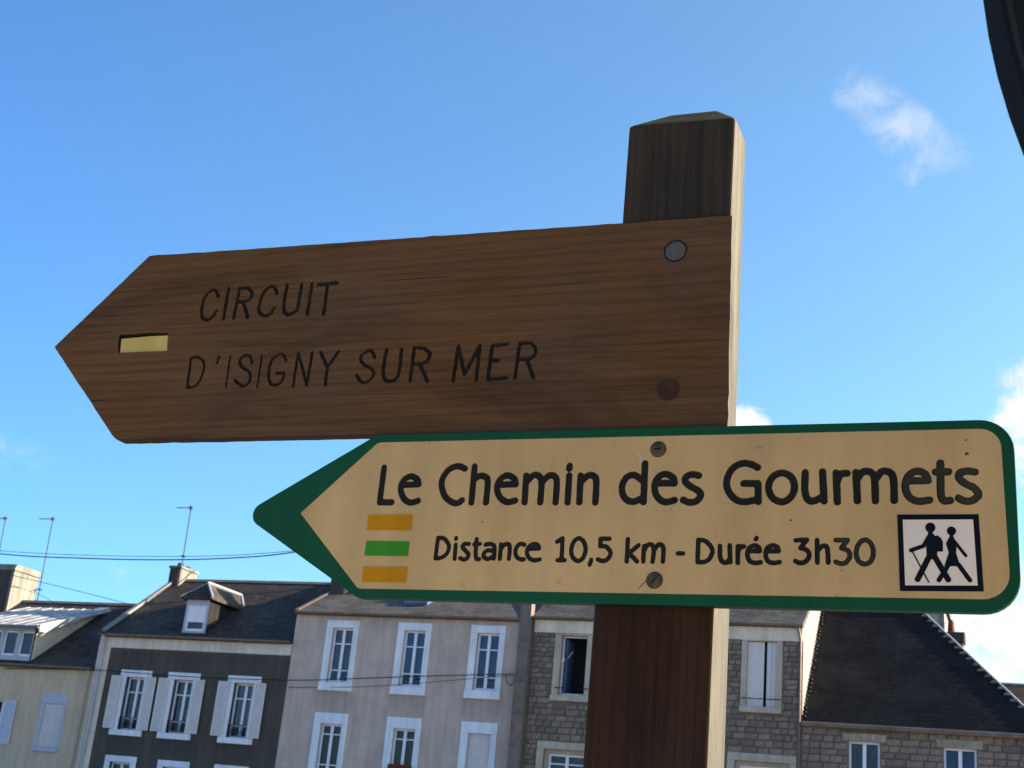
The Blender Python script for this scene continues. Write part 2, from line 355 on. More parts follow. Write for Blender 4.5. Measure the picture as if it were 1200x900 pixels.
def house(name, label, x0, x1, ze, slope, holes, wall_mat, roof_mat, ridge_y=39.5, gable_mat=None, group=None, fy=FY, verge=0.0):
    root = empty(name, ((x0 + x1) / 2, fy, 0), label, 'house', group or 'row of houses along the street')
    by = 2 * ridge_y - fy; zt = ze - 0.13; zr = zt + slope * (ridge_y - fy)
    w = MB(); front_wall(w, x0, x1, 0, zt, fy, holes)
    wall = w.build('wall', wall_mat, root, fix=False)
    MB().poly([(x1, by, 0), (x0, by, 0), (x0, by, zt), (x1, by, zt)]).build('back_wall', wall_mat, root, fix=False)
    for x, s in ((x0, 1), (x1, -1)):
        gw = MB(); p = [(x, fy + 0.02, 0), (x, by - 0.02, 0), (x, by - 0.02, zt), (x, ridge_y, zr), (x, fy + 0.02, zt)]
        gw.extrude(p, (s * 0.12, 0, 0)); gw.build('gable_wall', gable_mat or wall_mat, root)
    r = MB(); y0 = fy - 0.12; t = 0.10
    za = lambda y: ze + slope * (y - fy) if y <= ridge_y else ze + slope * (2 * ridge_y - fy - y)
    yb = by + 0.12
    sec = [(y0, za(y0)), (ridge_y, za(ridge_y)), (yb, za(yb)), (yb, za(yb) - t), (ridge_y, za(ridge_y) - t), (y0, za(y0) - t)]
    r.extrude([(x0 - verge, y, z) for y, z in sec], (x1 - x0 + 2 * verge, 0, 0))
    roof = r.build('roof', roof_mat, root)
    rc = MB(); zz = za(ridge_y)
    rc.extrude([(x0 - verge, ridge_y - 0.14, zz - 0.14 * slope + 0.035), (x0 - verge, ridge_y, zz + 0.05), (x0 - verge, ridge_y + 0.14, zz - 0.14 * slope + 0.035), (x0 - verge, ridge_y, zz - 0.02)], (x1 - x0 + 2 * verge, 0, 0))
    rc.build('ridge_cap', M['zinc_dark'], roof)
    gu = MB(); gz = za(y0) - 0.01; n = 7
    prof = [(y0 - 0.06 + 0.065 * math.cos(math.pi + math.pi * k / (n - 1)), gz - 0.075 * math.sin(math.pi * k / (n - 1))) for k in range(n)]
    prof += [(y0 - 0.06 + 0.055 * math.cos(math.pi * k / (n - 1)), gz - 0.01 - 0.05 * math.sin(math.pi * k / (n - 1))) for k in range(n)]
    gu.extrude([(x0 + 0.005, y, z) for y, z in prof], (x1 - x0 - 0.01, 0, 0)); gu.build('gutter', M['zinc_dark'], root)
    return root, wall, roof, za
def casement(root, x0, x1, z0, z1, Y=FY, bars=(), mull=True, back='curtain', back_from=0.0, back_to=1.0, glassm='glass', fm='white', recess=0.12, off=0.0):
    """frame with mullion and glazing bars; panes and a curtain behind are its pieces"""
    y = Y + recess; w = 0.055
    f = MB(); f.box(x0, x0 + w, y, y + 0.06, z0, z1); f.box(x1 - w, x1, y, y + 0.06, z0, z1)
    f.box(x0 + w, x1 - w, y, y + 0.06, z1 - w, z1); f.box(x0 + w, x1 - w, y, y + 0.06, z0, z0 + w * 1.3)
    xm = (x0 + x1) / 2 + off; cols = [(x0 + w, x1 - w)]
    if mull:
        f.box(xm - 0.045, xm + 0.045, y - 0.012, y + 0.05, z0 + w * 1.3, z1 - w); cols = [(x0 + w, xm - 0.045), (xm + 0.045, x1 - w)]
    zs = [z0 + w * 1.3] + [z0 + (z1 - z0) * q for q in bars] + [z1 - w]
    for q in zs[1:-1]:
        for a, b_ in cols: f.box(a, b_, y + 0.004, y + 0.045, q - 0.018, q + 0.018)
    fo = f.build('window', M[fm], root)
    for a, b_ in cols:
        for c, d in (zip(zs, zs[1:]) if glassm else ()):
            c2 = c + (0.018 if c > zs[0] else 0); d2 = d - (0.018 if d < zs[-1] else 0)
            tl = random.uniform(-0.003, 0.003)
            p = MB(); p.poly([(a, y + 0.03 + tl, c2), (b_, y + 0.03 - tl, c2), (b_, y + 0.03 - tl, d2), (a, y + 0.03 + tl, d2)])
            p.build('pane', M[glassm], fo, fix=False)
    if back:
        c = MB(); n = 14; za = z0 + (z1 - z0) * back_from; zb = z0 + (z1 - z0) * back_to
        for k in range(n):
            xa = x0 + (x1 - x0) * k / n; xb = x0 + (x1 - x0) * (k + 1) / n
            ya = y + 0.11 + 0.02 * math.sin(k * 1.9); yb = y + 0.11 + 0.02 * math.sin((k + 1) * 1.9)
            if back == 'sky_blue': ya = yb = y + 0.10
            c.poly([(xa, ya, za), (xb, yb, za), (xb, yb, zb), (xa, ya, zb)])
        c.build('curtain' if back != 'sky_blue' else 'sky_blue', M[back], fo, fix=False)
    rm = MB(); d = Y + 0.75
    rm.poly([(x0 - 0.06, d, z0 - 0.05), (x1 + 0.06, d, z0 - 0.05), (x1 + 0.06, d, z1 + 0.05), (x0 - 0.06, d, z1 + 0.05)])
    rm.build('room_screen', M['room'], fo, fix=False)
    return fo
def surround(root, x0, x1, z0, z1, hole, mat, Y=FY, proud=0.03, sill=True):
    """lintel, two jambs and sill round an opening"""
    a, b_, c, d = hole; e = Y - proud; k = Y + 0.02
    MB().box(x0, x1, e, k, d, z1).build('lintel', mat, root, bevel=0.008)
    MB().box(x0, a, e, k, c, d - 0.003).build('jamb', mat, root, bevel=0.008); MB().box(b_, x1, e, k, c, d - 0.003).build('jamb', mat, root, bevel=0.008)
    if sill: MB().box(x0 - 0.01, x1 + 0.01, e - 0.05, k, z0, c - 0.003).build('sill', mat, root, bevel=0.008)
def louvre_shutter(root, x0, x1, z0, z1, Y=FY, mat='shutter', mid=(0.48,), name='shutter', ang=0.0):
    """frame, rails and sloping slats of one leaf lying against the wall"""
    y0 = Y - 0.065; y1 = Y - 0.03; w = 0.045; s = MB()
    s.box(x0, x0 + w, y0, y1, z0, z1); s.box(x1 - w, x1, y0, y1, z0, z1)
    rails = [z0] + [z0 + (z1 - z0) * q for q in mid] + [z1 - w]
    for z in rails: s.box(x0 + w, x1 - w, y0, y1, z, z + w)
    s.box(x0 + w, x1 - w, y1 - 0.012, y1 - 0.004, z0 + w, z1 - w)
    o = s.build(name, M[mat], root)
    sl = MB(); z = z0 + w + 0.01
    while z < z1 - w - 0.04:
        if not any(abs(z + 0.02 - (r + w / 2)) < 0.05 for r in rails):
            sl.solid([(x0 + w, y0 + 0.004, z), (x1 - w, y0 + 0.004, z), (x1 - w, y1 - 0.016, z + 0.035), (x0 + w, y1 - 0.016, z + 0.035),
                      (x0 + w, y0 + 0.004, z + 0.006), (x1 - w, y0 + 0.004, z + 0.006), (x1 - w, y1 - 0.016, z + 0.041), (x0 + w, y1 - 0.016, z + 0.041)],
                     [(0, 3, 2, 1), (4, 5, 6, 7), (0, 1, 5, 4), (1, 2, 6, 5), (2, 3, 7, 6), (3, 0, 4, 7)])
        z += 0.05
    tag(sl.build('louvres', M[mat], o), kind='stuff')
    for z in (z0 + 0.25, z1 - 0.25): MB().box(x0 + 0.002 if ang <= 0 else x1 - 0.16, x0 + 0.16 if ang <= 0 else x1 - 0.002, y0 - 0.006, y0 - 0.001, z, z + 0.025).build('hinge', M[mat], o)
    return o
def railing(root, x0, x1, z0, z1, Y=FY, ornate=True):
    r = MB(); y = Y - 0.02
    r.box(x0, x1, y - 0.012, y + 0.012, z1 - 0.02, z1); r.box(x0, x1, y - 0.012, y + 0.012, z0, z0 + 0.02)
    n = int((x1 - x0) / 0.065)
    for k in range(n + 1):
        x = x0 + 0.02 + (x1 - x0 - 0.04) * k / n
        r.box(x - 0.007, x + 0.007, y - 0.007, y + 0.007, z0 + 0.02, z1 - 0.02)
        if ornate and k < n:
            xc = x + (x1 - x0 - 0.04) / n / 2; ring = [(xc + 0.024 * math.cos(t * math.pi / 4), y, z0 + 0.13 + 0.05 * math.sin(t * math.pi / 4)) for t in range(9)]
            r.tube(ring, 0.005, 4, cap=False)
    return r.build('balcony_railing', M['iron'], root)
def downpipe(root, pts, r=0.05, mat='zinc', name='downpipe'):
    return MB().tube(pts, r, 10).build(name, M[mat], root, smooth=True)

# --- cream house with a wide zinc dormer
cream_holes = [(-32.15, -31.45, 3.16, 4.55), (-30.0, -29.28, 3.16, 4.53)]
cr, cwall, croof, cza = house('terraced_house', 'cream rendered house with wide zinc-roofed dormer and pale blue shutters', -35.25, -28.32, 5.83, 0.7, cream_holes, M['cream'], M['slate'], ridge_y=39.85)
casement(cr, -32.15, -31.45, 3.16, 4.55, bars=(0.33, 0.7), back='curtain_dark')
louvre_shutter(cr, -31.6, -31.14, 3.14, 4.57, mat='shutter_blue'); louvre_shutter(cr, -32.5, -32.08, 3.14, 4.57, mat='shutter_blue')
surround(cr, -30.16, -29.16, 3.02, 4.87, cream_holes[1], M['pvc'], proud=0.012, sill=True)
louvre_shutter(cr, -30.0, -29.645, 3.17, 4.52, Y=FY + 0.08, mat='shutter'); louvre_shutter(cr, -29.635, -29.28, 3.17, 4.52, Y=FY + 0.08, mat='shutter')
MB().box(-30.0, -29.28, FY + 0.1, FY + 0.12, 3.16, 4.53).build('shutter_backing', M['room'], cr)
downpipe(cr, [(-28.47, FY - 0.14, 5.68), (-28.47, FY - 0.05, 5.5), (-28.47, FY - 0.05, 2.6), (-28.47, FY - 0.05, 0.1)], 0.03, 'pale')
# dormer
dm = MB(); dx0, dx1, dy, dz0, dz1 = -34.3, -31.03, 36.07, 5.9, 6.98
dh = [(-33.9, -33.25, 6.03, 6.86), (-33.1, -32.5, 6.03, 6.86), (-32.36, -31.8, 6.03, 6.86), (-31.66, -31.12, 6.03, 6.86)]
front_wall(dm, dx0, dx1, 5.85, dz1, dy, dh, 0.1)
dorm = dm.build('dormer', M['pvc'], cr, fix=False)
for h in dh: casement(dorm, *h, Y=dy - 0.06, mull=False, back='curtain', fm='white')
for x in (dx0, dx1 - 0.06):
    c = MB(); c.extrude([(x, dy, 5.85), (x, dy, dz1), (x, 39.2, 8.05), (x, 39.2, 7.9)], (0.06, 0, 0)); c.build('dormer_cheek', M['pale'], dorm)
zr = MB(); e0, e1 = 35.86, 39.45; zs = lambda y: 7.04 + (y - e0) * 0.335
zr.extrude([(-34.6, e0, zs(e0)), (-34.6, e1, zs(e1)), (-34.6, e1, zs(e1) - 0.06), (-34.6, e0, zs(e0) - 0.10)], (3.83, 0, 0))
zro = zr.build('dormer_roof', M['zinc'], dorm)
x = -34.45
while x < -30.9:                                        # standing seams
    s = MB(); s.extrude([(x, e0 + 0.01, zs(e0)), (x, e1 - 0.05, zs(e1) - 0.015), (x, e1 - 0.05, zs(e1) + 0.006), (x, e0 + 0.01, zs(e0) + 0.014)], (0.03, 0, 0)); s.build('seam', M['zinc'], dorm); x += 0.5
fb = MB(); fb.extrude([(-30.765, e0 - 0.01, zs(e0) + 0.03), (-30.765, 37.75, zs(37.75) + 0.03), (-30.765, 37.75, zs(37.75) - 0.12), (-30.765, e0 - 0.01, zs(e0) - 0.3)], (0.03, 0, 0)); fb.build('bargeboard', M['lead'], dorm)
MB().box(-34.6, -30.77, e0 - 0.07, e0 - 0.002, zs(e0) - 0.11, zs(e0) - 0.03).build('dormer_gutter', M['zinc_dark'], dorm)
fl = MB(); fl.extrude([(-31.7, 39.15, cza(39.15) + 0.03), (-30.95, 39.5, cza(39.5) + 0.03), (-31.35, 39.5, cza(39.5) + 0.03)], (0, 0, 0.02)); fl.build('flashing', M['lead'], dorm)

# --- neighbour beyond the cream house: only its chimney stack shows
nb, nw, nr, nza = house('terraced_house', 'house beyond the cream one, showing only its big concrete chimney', -44.5, -35.37, 5.3, 0.6, [], M['pale'], M['slate'], ridge_y=39.9)
ch = MB(); ch.box(-39.0, -36.05, 40.0, 41.4, 6.6, 9.72); cho = ch.build('chimney', M['concrete'], nb, bevel=0.02)
MB().box(-39.06, -35.99, 39.94, 41.46, 9.72, 9.96).build('chimney_cap', M['concrete'], cho, bevel=0.03)
cs = MB(); cs.box(-38.98, -36.2, 39.975, 39.998, 6.6, 9.71); cs.build('shade_face', M['brick_dark'], cho)  # thin dark sheet paints the shade on the stack's front

# --- dark grey house
dlow = [(-27.05, -26.27, 1.3, 2.89), (-25.06, -24.3, 1.3, 2.87), (-23.0, -22.2, 1.3, 2.87)]
dwin = [-27.25, -25.43, -23.21]
dholes = [(L + 0.25, L + 0.95, 3.88, 5.53) for L in dwin] + dlow
dk, dwall, droof, dza = house('terraced_house', 'dark grey house with pale eaves band, white shutters and a hipped dormer', -28.32, -21.1, 6.95, 0.70, dholes, M['dark'], M['slate'], ridge_y=39.5, gable_mat=M['pale'])
MB().box(-28.31, -21.12, FY - 0.02, FY + 0.01, 6.44, 6.80).build('eaves_band', M['band'], dk, bevel=0.006)
MB().box(-28.31, -27.84, FY - 0.02, FY + 0.01, 0.2, 6.437).build('pilaster', M['band'], dk, bevel=0.006)
vg = MB(); vg.extrude([(-28.26, 35.9, 6.93), (-28.26, 39.45, 9.415), (-28.26, 39.45, 9.53), (-28.26, 35.9, 7.04)], (0.14, 0, 0)); vg.build('verge_coping', M['white_wall'], dk)
for i, L in enumerate(dwin):
    h = (L + 0.25, L + 0.95, 3.88, 5.53)
    surround(dk, L, L + 1.19, 3.70, 5.75, h, M['surround'], proud=0.03)
    casement(dk, *h, bars=(0.22, 0.72), back='curtain', back_from=0, recess=0.14, glassm='glass_blue' if i == 2 else 'glass', off=0.03)
    louvre_shutter(dk, L - 0.28, L + 0.09, 3.9, 5.55, Y=FY - 0.03); louvre_shutter(dk, L + 1.06, L + 1.43, 3.9, 5.55, Y=FY - 0.03, ang=1)
    railing(dk, L + 0.25, L + 0.95, 3.93, 4.27)
for i, h in enumerate(dlow):
    surround(dk, h[0] - 0.2, h[1] + 0.2, h[2] - 0.15, h[3] + 0.19, h, M['surround'], proud=0.03)
    casement(dk, *h, bars=(0.7,), back='curtain' if i == 0 else None)
downpipe(dk, [(-28.1, FY - 0.18, 6.82), (-28.1, FY - 0.08, 6.6), (-28.1, FY - 0.08, 0.1)], 0.055, 'pvc')
# hipped dormer
fx0, fx1, fyy = -25.3, -24.43, 36.12
dd = MB(); hh = (-25.22, -24.52, 7.1, 7.92)
front_wall(dd, fx0, fx1, 6.95, 8.15, fyy, [hh], 0.06)
do = dd.build('dormer', M['pvc'], dk, fix=False)
for x in (fx0, fx1 - 0.05): MB().extrude([(x, fyy + 0.002, 6.9), (x, fyy + 0.002, 8.15), (x, 37.75, 8.15), (x, 37.75, 8.1)], (0.05, 0, 0)).build('dormer_cheek', M['slate_black'], do)
casement(do, hh[0], hh[1], hh[2], 7.44, Y=fyy - 0.08, mull=False, bars=(), back='curtain', recess=0.1)
rs = MB()
for k in range(9): rs.box(hh[0], hh[1], fyy + 0.01 + 0.004 * (k % 2), fyy + 0.03, 7.44 + k * 0.0535, 7.44 + (k + 1) * 0.0535 - 0.004)
rs.build('roller_shutter', M['white'], do)
xe0, xe1, xc, ef, ez, rz = -25.47, -24.25, -24.86, 35.96, 8.17, 8.74
ap = (xc, 36.47, rz); bk = (xc, 38.56, rz + 0.0); bl = (xe0, 37.76, ez); brr = (xe1, 37.76, ez)
hr = MB(); t = 0.07
hr.solid([(xe0, ef, ez), (xe1, ef, ez), ap, bk, bl, brr, (xe0, ef, ez - t), (xe1, ef, ez - t), (xe0, 37.76, ez - t), (xe1, 37.76, ez - t), (xc, 38.56, rz - t)],
         [(0, 1, 2), (0, 2, 3, 4), (1, 5, 3, 2), (6, 7, 1, 0), (6, 0, 4, 8), (7, 9, 5, 1), (6, 8, 9, 7)])
hr.build('dormer_roof', M['slate'], do)
def cap(parent, p, q, r=0.035, mat='lead', name='lead_capping'):
    return MB().tube([p, q], r, 6).build(name, M[mat], parent)
cap(do, ap, bk, 0.05); cap(do, (xe1, ef, ez), ap, 0.045); cap(do, (xe0, ef, ez), ap, 0.022); cap(do, bk, (xe1 + 0.02, 37.8, ez + 0.04), 0.045)
# chimney
ck = MB(); ck.box(-28.3, -27.87, 39.08, 40.1, 8.2, 9.74); cko = ck.build('chimney', M['concrete'], dk, bevel=0.015)
MB().box(-28.36, -27.82, 39.03, 40.15, 9.74, 9.83).build('chimney_cap', M['concrete'], cko, bevel=0.01)
MB().box(-28.31, -27.94, 39.055, 39.078, 8.9, 9.735).build('shade_face', M['brick_dark'], cko)  # shade on the chimney front, painted as a dark sheet
MB().tube([(-28.1, 39.35, 9.8), (-28.1, 39.35, 9.98)], 0.13, 12, 0.11).build('chimney_pot', M['brick_dark'], cko)
MB().tube([(-28.1, 39.8, 9.8), (-28.1, 39.8, 9.95)], 0.12, 12, 0.10).build('chimney_pot', M['brick_dark'], cko)

# --- warm grey house
gx = [-19.98, -17.56, -15.18]
gholes = [(L + 0.22, L + 0.92, 5.70, 7.35) for L in gx] + [(L + 0.24, L + 0.94, 2.75, 4.48) for L in gx]
gy, gwall, groof, gza = house('terraced_house', 'warm grey house with white window surrounds, no shutters beside its windows', -21.1, -13.25, 7.86, 0.493, gholes, M['grey'], M['slate_old'], ridge_y=40.3, gable_mat=M['white_wall'])
for i, L in enumerate(gx):
    h = gholes[i]; surround(gy, L, L + 1.1, 5.45, 7.58, h, M['surround'])
    casement(gy, *h, bars=(0.23, 0.715), back='sky_blue' if i else 'curtain', back_from=0.23, glassm='glass_blue', recess=0.1)  # blue sheet behind the glass imitates reflected sky
    h = gholes[3 + i]; surround(gy, L, L + 1.12, 2.55, 4.80, h, M['surround'])
    if i < 2: casement(gy, *h, bars=(0.32, 0.83), back='curtain_dark', recess=0.1)
    else:
        rs = MB()
        for k in range(30): rs.box(h[0], h[1], FY + 0.06 + 0.006 * (k % 2), FY + 0.1, h[2] + k * 0.0575, h[2] + (k + 1) * 0.0575 - 0.003)
        rs.build('roller_shutter', M['shutter'], gy)
fw = MB(); fw.box(-17.3, -16.6, FY - 0.16, FY - 0.02, 3.2, 3.46); fw.build('flower_box', M['terracotta'], gy)
duct = MB(); duct.box(-13.58, -13.24, FY - 0.28, FY - 0.003, 0.1, 8.55)
du = duct.build('service_duct', M['zinc_dark'], gy, bevel=0.01)
for z in (1.5, 2.4, 3.3, 4.2, 5.1, 5.25, 6.0, 6.9, 7.7): MB().box(-13.60, -13.22, FY - 0.30, FY - 0.002, z, z + 0.05).build('bracket', M['zinc_dark'], du)
sk = MB(); ys0, ys1 = 36.75, 37.7
sk.extrude([(-17.85, ys0, gza(ys0) + 0.02), (-17.85, ys1, gza(ys1) + 0.02), (-17.85, ys1, gza(ys1) + 0.12), (-17.85, ys0, gza(ys0) + 0.12)], (0.8, 0, 0)); sko = sk.build('skylight', M['sky_blue'], gy)
p = MB(); p.poly([(-17.78, ys0 + 0.07, gza(ys0 + 0.07) + 0.124), (-17.12, ys0 + 0.07, gza(ys0 + 0.07) + 0.124), (-17.12, ys1 - 0.07, gza(ys1 - 0.07) + 0.124), (-17.78, ys1 - 0.07, gza(ys1 - 0.07) + 0.124)]); p.build('pane', M['sky_blue'], sko, fix=False)
cg = MB(); cg.box(-21.05, -20.5, 37.75, 38.6, 8.0, 9.75); cgo = cg.build('chimney', M['concrete'], gy, bevel=0.015)
MB().box(-21.1, -20.45, 37.7, 38.65, 9.75, 9.85).build('chimney_cap', M['brick_dark'], cgo)
MB().box(-21.04, -20.56, 37.727, 37.748, 8.5, 9.745).build('shade_face', M['brick_dark'], cgo)  # dark sheet carrying the painted shade of this chimney's front
vf = MB(); vf.extrude([(-21.14, 35.87, 7.83), (-21.14, 40.25, gza(40.25) + 0.02), (-21.14, 40.25, gza(40.25) + 0.05), (-21.14, 35.87, 7.85)], (0.14, 0, 0)); vf.build('verge_coping', M['zinc_dark'], gy)
cg2 = MB(); cg2.box(-16.6, -15.7, 38.9, 39.8, 8.5, 10.9); c2o = cg2.build('chimney', M['brick_dark'], gy, bevel=0.015)

# --- stone walls laid stone by stone
STONE_MESH = []
for k in range(6):
    b = MB(); j = lambda a: random.uniform(-a, a)
    q = 0.5
    pts = [(-q + j(.02), 0.5, -q + j(.04)), (q + j(.02), 0.5, -q + j(.04)), (q + j(.02), 0.5, q + j(.04)), (-q + j(.02), 0.5, q + j(.04))]
    fr_ = [(x_ * 0.94, -0.5 + j(0.18), z_ * 0.88) for x_, _, z_ in pts]
    b.solid(pts + fr_, [(4, 5, 6, 7), (0, 1, 5, 4), (1, 2, 6, 5), (2, 3, 7, 6), (3, 0, 4, 7)])
    o = b.build('stone_shape', M['stone']); STONE_MESH.append(o.data); bpy.data.objects.remove(o)
def lay_stones(wall, x0, x1, z0, z1, holes, Y, course=(0.125, 0.19), length=(0.17, 0.42), split=None):
    off = base_of(wall); z = z0; far = MB(); count = 0
    while z < z1 - 0.08:
        h = min(random.uniform(*course), z1 - z)
        if z1 - z - h < 0.1: h = z1 - z
        x = x0 - random.uniform(0, 0.2)
        while x < x1:
            w = random.uniform(*length); a, b_ = max(x, x0), min(x + w, x1); x += w
            cells = [(a, b_)]
            for hx0, hx1, hz0, hz1 in holes:
                if hz0 < z + h * 0.6 and hz1 > z + h * 0.4:
                    nc = []
                    for c, d in cells:
                        if d <= hx0 or c >= hx1: nc.append((c, d)); continue
                        if c < hx0: nc.append((c, hx0))
                        if d > hx1: nc.append((hx1, d))
                    cells = nc
            for c, d in cells:
                if d - c < 0.07: continue
                cx, w2 = (c + d) / 2, d - c - 0.018
                if split and split[0] < cx < split[1]:
                    far.box(cx - w2 / 2, cx + w2 / 2, Y - 0.035 + random.uniform(-0.008, 0.008), Y + 0.02, z + 0.008, z + h - 0.008); continue
                o = bpy.data.objects.new('stone', random.choice(STONE_MESH)); col.objects.link(o); o.parent = wall
                o.location = (cx - off.x, Y - 0.012 - off.y, z + h / 2 - off.z); o.scale = (w2, 0.035, h - 0.013); count += 1
        z += h
    if split: tag(far.build('stone_courses', M['stone'], wall), kind='stuff')
    return count
# --- grey stone house behind the post
sh = [(-12.33, -11.55, 5.68, 7.37), (-7.0, -6.19, 5.66, 7.40), (-9.7, -8.9, 5.66, 7.40), (-12.62, -11.3, 2.2, 4.20), (-7.25, -5.8, 2.2, 4.24)]
st, swall, sroof, sza = house('terraced_house', 'grey stone house with smooth eaves band, directly behind the wooden post', -13.25, -5.5, 7.95, 0.6, sh, M['mortar'], M['slate_old'], ridge_y=40.0, gable_mat=M['white_wall'])
MB().box(-13.19, -5.51, FY - 0.06, FY - 0.004, 7.43, 7.80).build('eaves_band', M['band'], st, bevel=0.006)
def grown(h, s, t, bz): return (h[0] - s, h[1] + s, h[2] - bz, h[3] + t)
sblock = [grown(sh[0], 0.21, 0.2, 0.18), grown(sh[1], 0.16, 0.2, 0.16), grown(sh[2], 0.16, 0.2, 0.16), grown(sh[3], 0.22, 0.22, 0.1), grown(sh[4], 0.2, 0.22, 0.1)]
n1 = lay_stones(swall, -13.18, -5.52, 3.1, 7.43, sblock, FY, split=(-11.0, -7.75))
for h, s in zip(sh, (0.2, 0.15, 0.15, 0.2, 0.19)):
    surround(st, h[0] - s, h[1] + s, h[2] - 0.16, h[3] + (0.05 if h[3] > 6 else 0.2), h, M['surround_grey'], proud=0.05)
f0 = casement(st, *sh[0], bars=(), mull=False, back=None, recess=0.1, fm='shutter', glassm=None)
ol = MB(); ol.box(-12.25, -12.18, FY + 0.17, FY + 0.7, 5.76, 7.28); ol.build('open_casement', M['sky_blue'], st)
# folding white shutters, one leaf ajar
a, b_, c, d = sh[1]
MB().box(a + 0.005, a + 0.46, FY + 0.03, FY + 0.07, c + 0.01, d - 0.01).build('shutter_leaf', M['shutter'], st, bevel=0.004)
MB().box(a + 0.535, a + 0.655, FY + 0.04, FY + 0.07, c + 0.01, d - 0.01).build('shutter_leaf', M['shutter'], st, bevel=0.004)
MB().box(a + 0.663, b_ - 0.005, FY + 0.03, FY + 0.07, c + 0.01, d - 0.01).build('shutter_leaf', M['shutter'], st, bevel=0.004)
MB().box(a - 0.05, b_ + 0.05, FY + 0.5, FY + 0.52, c - 0.05, d + 0.05).build('room_screen', M['room'], st)
casement(st, *sh[2], bars=(0.7,), back='curtain')
for h in sh[:3]: MB().tube([(h[0] - 0.1, FY - 0.09, h[2] + 0.2), (h[1] + 0.14, FY - 0.09, h[2] + 0.2)], 0.014, 6).build('window_bar', M['iron'], st)
for h in sh[3:]:
    casement(st, h[0] + 0.12, h[1] - 0.12, h[2], h[3] - 0.12, bars=(0.86,), back='curtain', recess=0.16)
    w = MB(); w.box(h[0], h[0] + 0.115, FY + 0.1, FY + 0.2, h[2], h[3]); w.box(h[1] - 0.115, h[1], FY + 0.1, FY + 0.2, h[2], h[3]); w.box(h[0] + 0.115, h[1] - 0.115, FY + 0.1, FY + 0.2, h[3] - 0.115, h[3])
    w.build('window_frame', M['surround_grey'], st)
downpipe(st, [(-5.62, FY - 0.18, 7.82), (-5.56, FY - 0.06, 7.5), (-5.56, FY - 0.06, 0.1)], 0.035, 'zinc_dark')
MB().box(-9.2, -8.4, 39.4, 40.4, 9.5, 11.6).build('chimney', M['brick_dark'], st, bevel=0.02)

# --- low stone house with a steep hipped roof
hx0, hx1, hze, hs, hry = -5.5, 0.62, 5.4, 1.06, 39.45
hh_ = [(-4.29, -3.51, 3.35, 4.92), (-1.95, -1.16, 3.35, 4.90)]
hp = empty('terraced_house', ((hx0 + hx1) / 2, FY, 0), 'low stone house with steep black slate roof hipped at one end', 'house', 'row of houses along the street')
w = MB(); front_wall(w, hx0, hx1, 0, hze - 0.1, FY, hh_); hwall = w.build('wall', M['mortar'], hp, fix=False)
w = MB(); w.box(hx1 - 0.12, hx1, FY, 42.9, 0, hze - 0.12); w.box(hx0, hx1, 42.9, 43.0, 0, hze - 0.12); w.build('side_wall', M['mortar'], hp)
zrg = hze + hs * (hry - FY); xr = -2.72
ro = MB(); e = 0.1; zb = hze - hs * e; bky = 2 * hry - FY + e
ro.solid([(hx0 + 0.003, FY - e, zb), (hx1 + e, FY - e, zb), (hx1 + e, bky, zb), (hx0 + 0.003, bky, zb), (hx0 + 0.003, hry, zrg), (xr, hry, zrg),
          (hx0 + 0.003, FY - e, zb - 0.08), (hx1 + e, FY - e, zb - 0.08), (hx1 + e, bky, zb - 0.08), (hx0 + 0.003, bky, zb - 0.08)],
         [(0, 1, 5, 4), (1, 2, 5), (2, 3, 4, 5), (3, 0, 4), (6, 7, 1, 0), (7, 8, 2, 1), (8, 9, 3, 2), (9, 6, 0, 3), (6, 9, 8, 7)])
hroof = ro.build('roof', M['slate_black'], hp)
hipa, hipb = Vector((hx1 + e, FY - e, zb)), Vector((xr, hry, zrg))
cap(hroof, hipa, hipb, 0.032, 'lead', 'hip_capping')
cap(hroof, (hx0, hry, zrg + 0.01), (xr, hry, zrg + 0.01), 0.05, 'zinc_dark', 'ridge_cap')
npc = 22
so = []
for k in range(npc):                                   # lead soakers stepping up the hip
    p = hipa.lerp(hipb, (k + 0.5) / npc) + Vector((-0.03, -0.01, 0)); q = 0.012
    s = MB(); L_ = 0.15 + 0.05 * random.random(); s.solid([(p.x - L_, p.y - q, p.z - 0.02), (p.x, p.y - q, p.z - 0.02), (p.x, p.y - q + 0.055, p.z + 0.04), (p.x - L_ * 0.75, p.y - q + 0.055, p.z + 0.04),
                     (p.x - L_, p.y - q - 0.02, p.z + 0.0), (p.x, p.y - q - 0.02, p.z + 0.0), (p.x, p.y - q + 0.035, p.z + 0.06), (p.x - L_ * 0.75, p.y - q + 0.035, p.z + 0.06)],
                    [(0, 3, 2, 1), (4, 5, 6, 7), (0, 1, 5, 4), (1, 2, 6, 5), (2, 3, 7, 6), (3, 0, 4, 7)])
    s.build('lead_soaker', M['zinc_dark'], hroof)
for k in range(30):                                    # jagged slate edge against the white gable
    t = (k + 0.5) / 30; y = FY + (hry - FY) * t; z = hze + hs * (y - FY)
    s = MB(); wv = random.uniform(0.03, 0.11); s.box(hx0 - 0.035, hx0 + wv, y - 0.05, y + 0.035, z + 0.005, z + 0.06); s.build('verge_slate', M['slate'], hroof)
gu = MB(); gu.tube([(hx0 + 0.02, FY - 0.17, hze - 0.13), (hx1 + 0.1, FY - 0.17, hze - 0.13)], 0.065, 10); gu.build('gutter', M['zinc_dark'], hp)
n2 = lay_stones(hwall, hx0 + 0.02, hx1 - 0.02, 3.1, 5.25, [grown(h, 0.02, 0.2, 0.0) for h in hh_] + [(h[0] - 0.17, h[1] + 0.16, h[3], h[3] + 0.2) for h in hh_], FY, course=(0.13, 0.21), length=(0.2, 0.5))
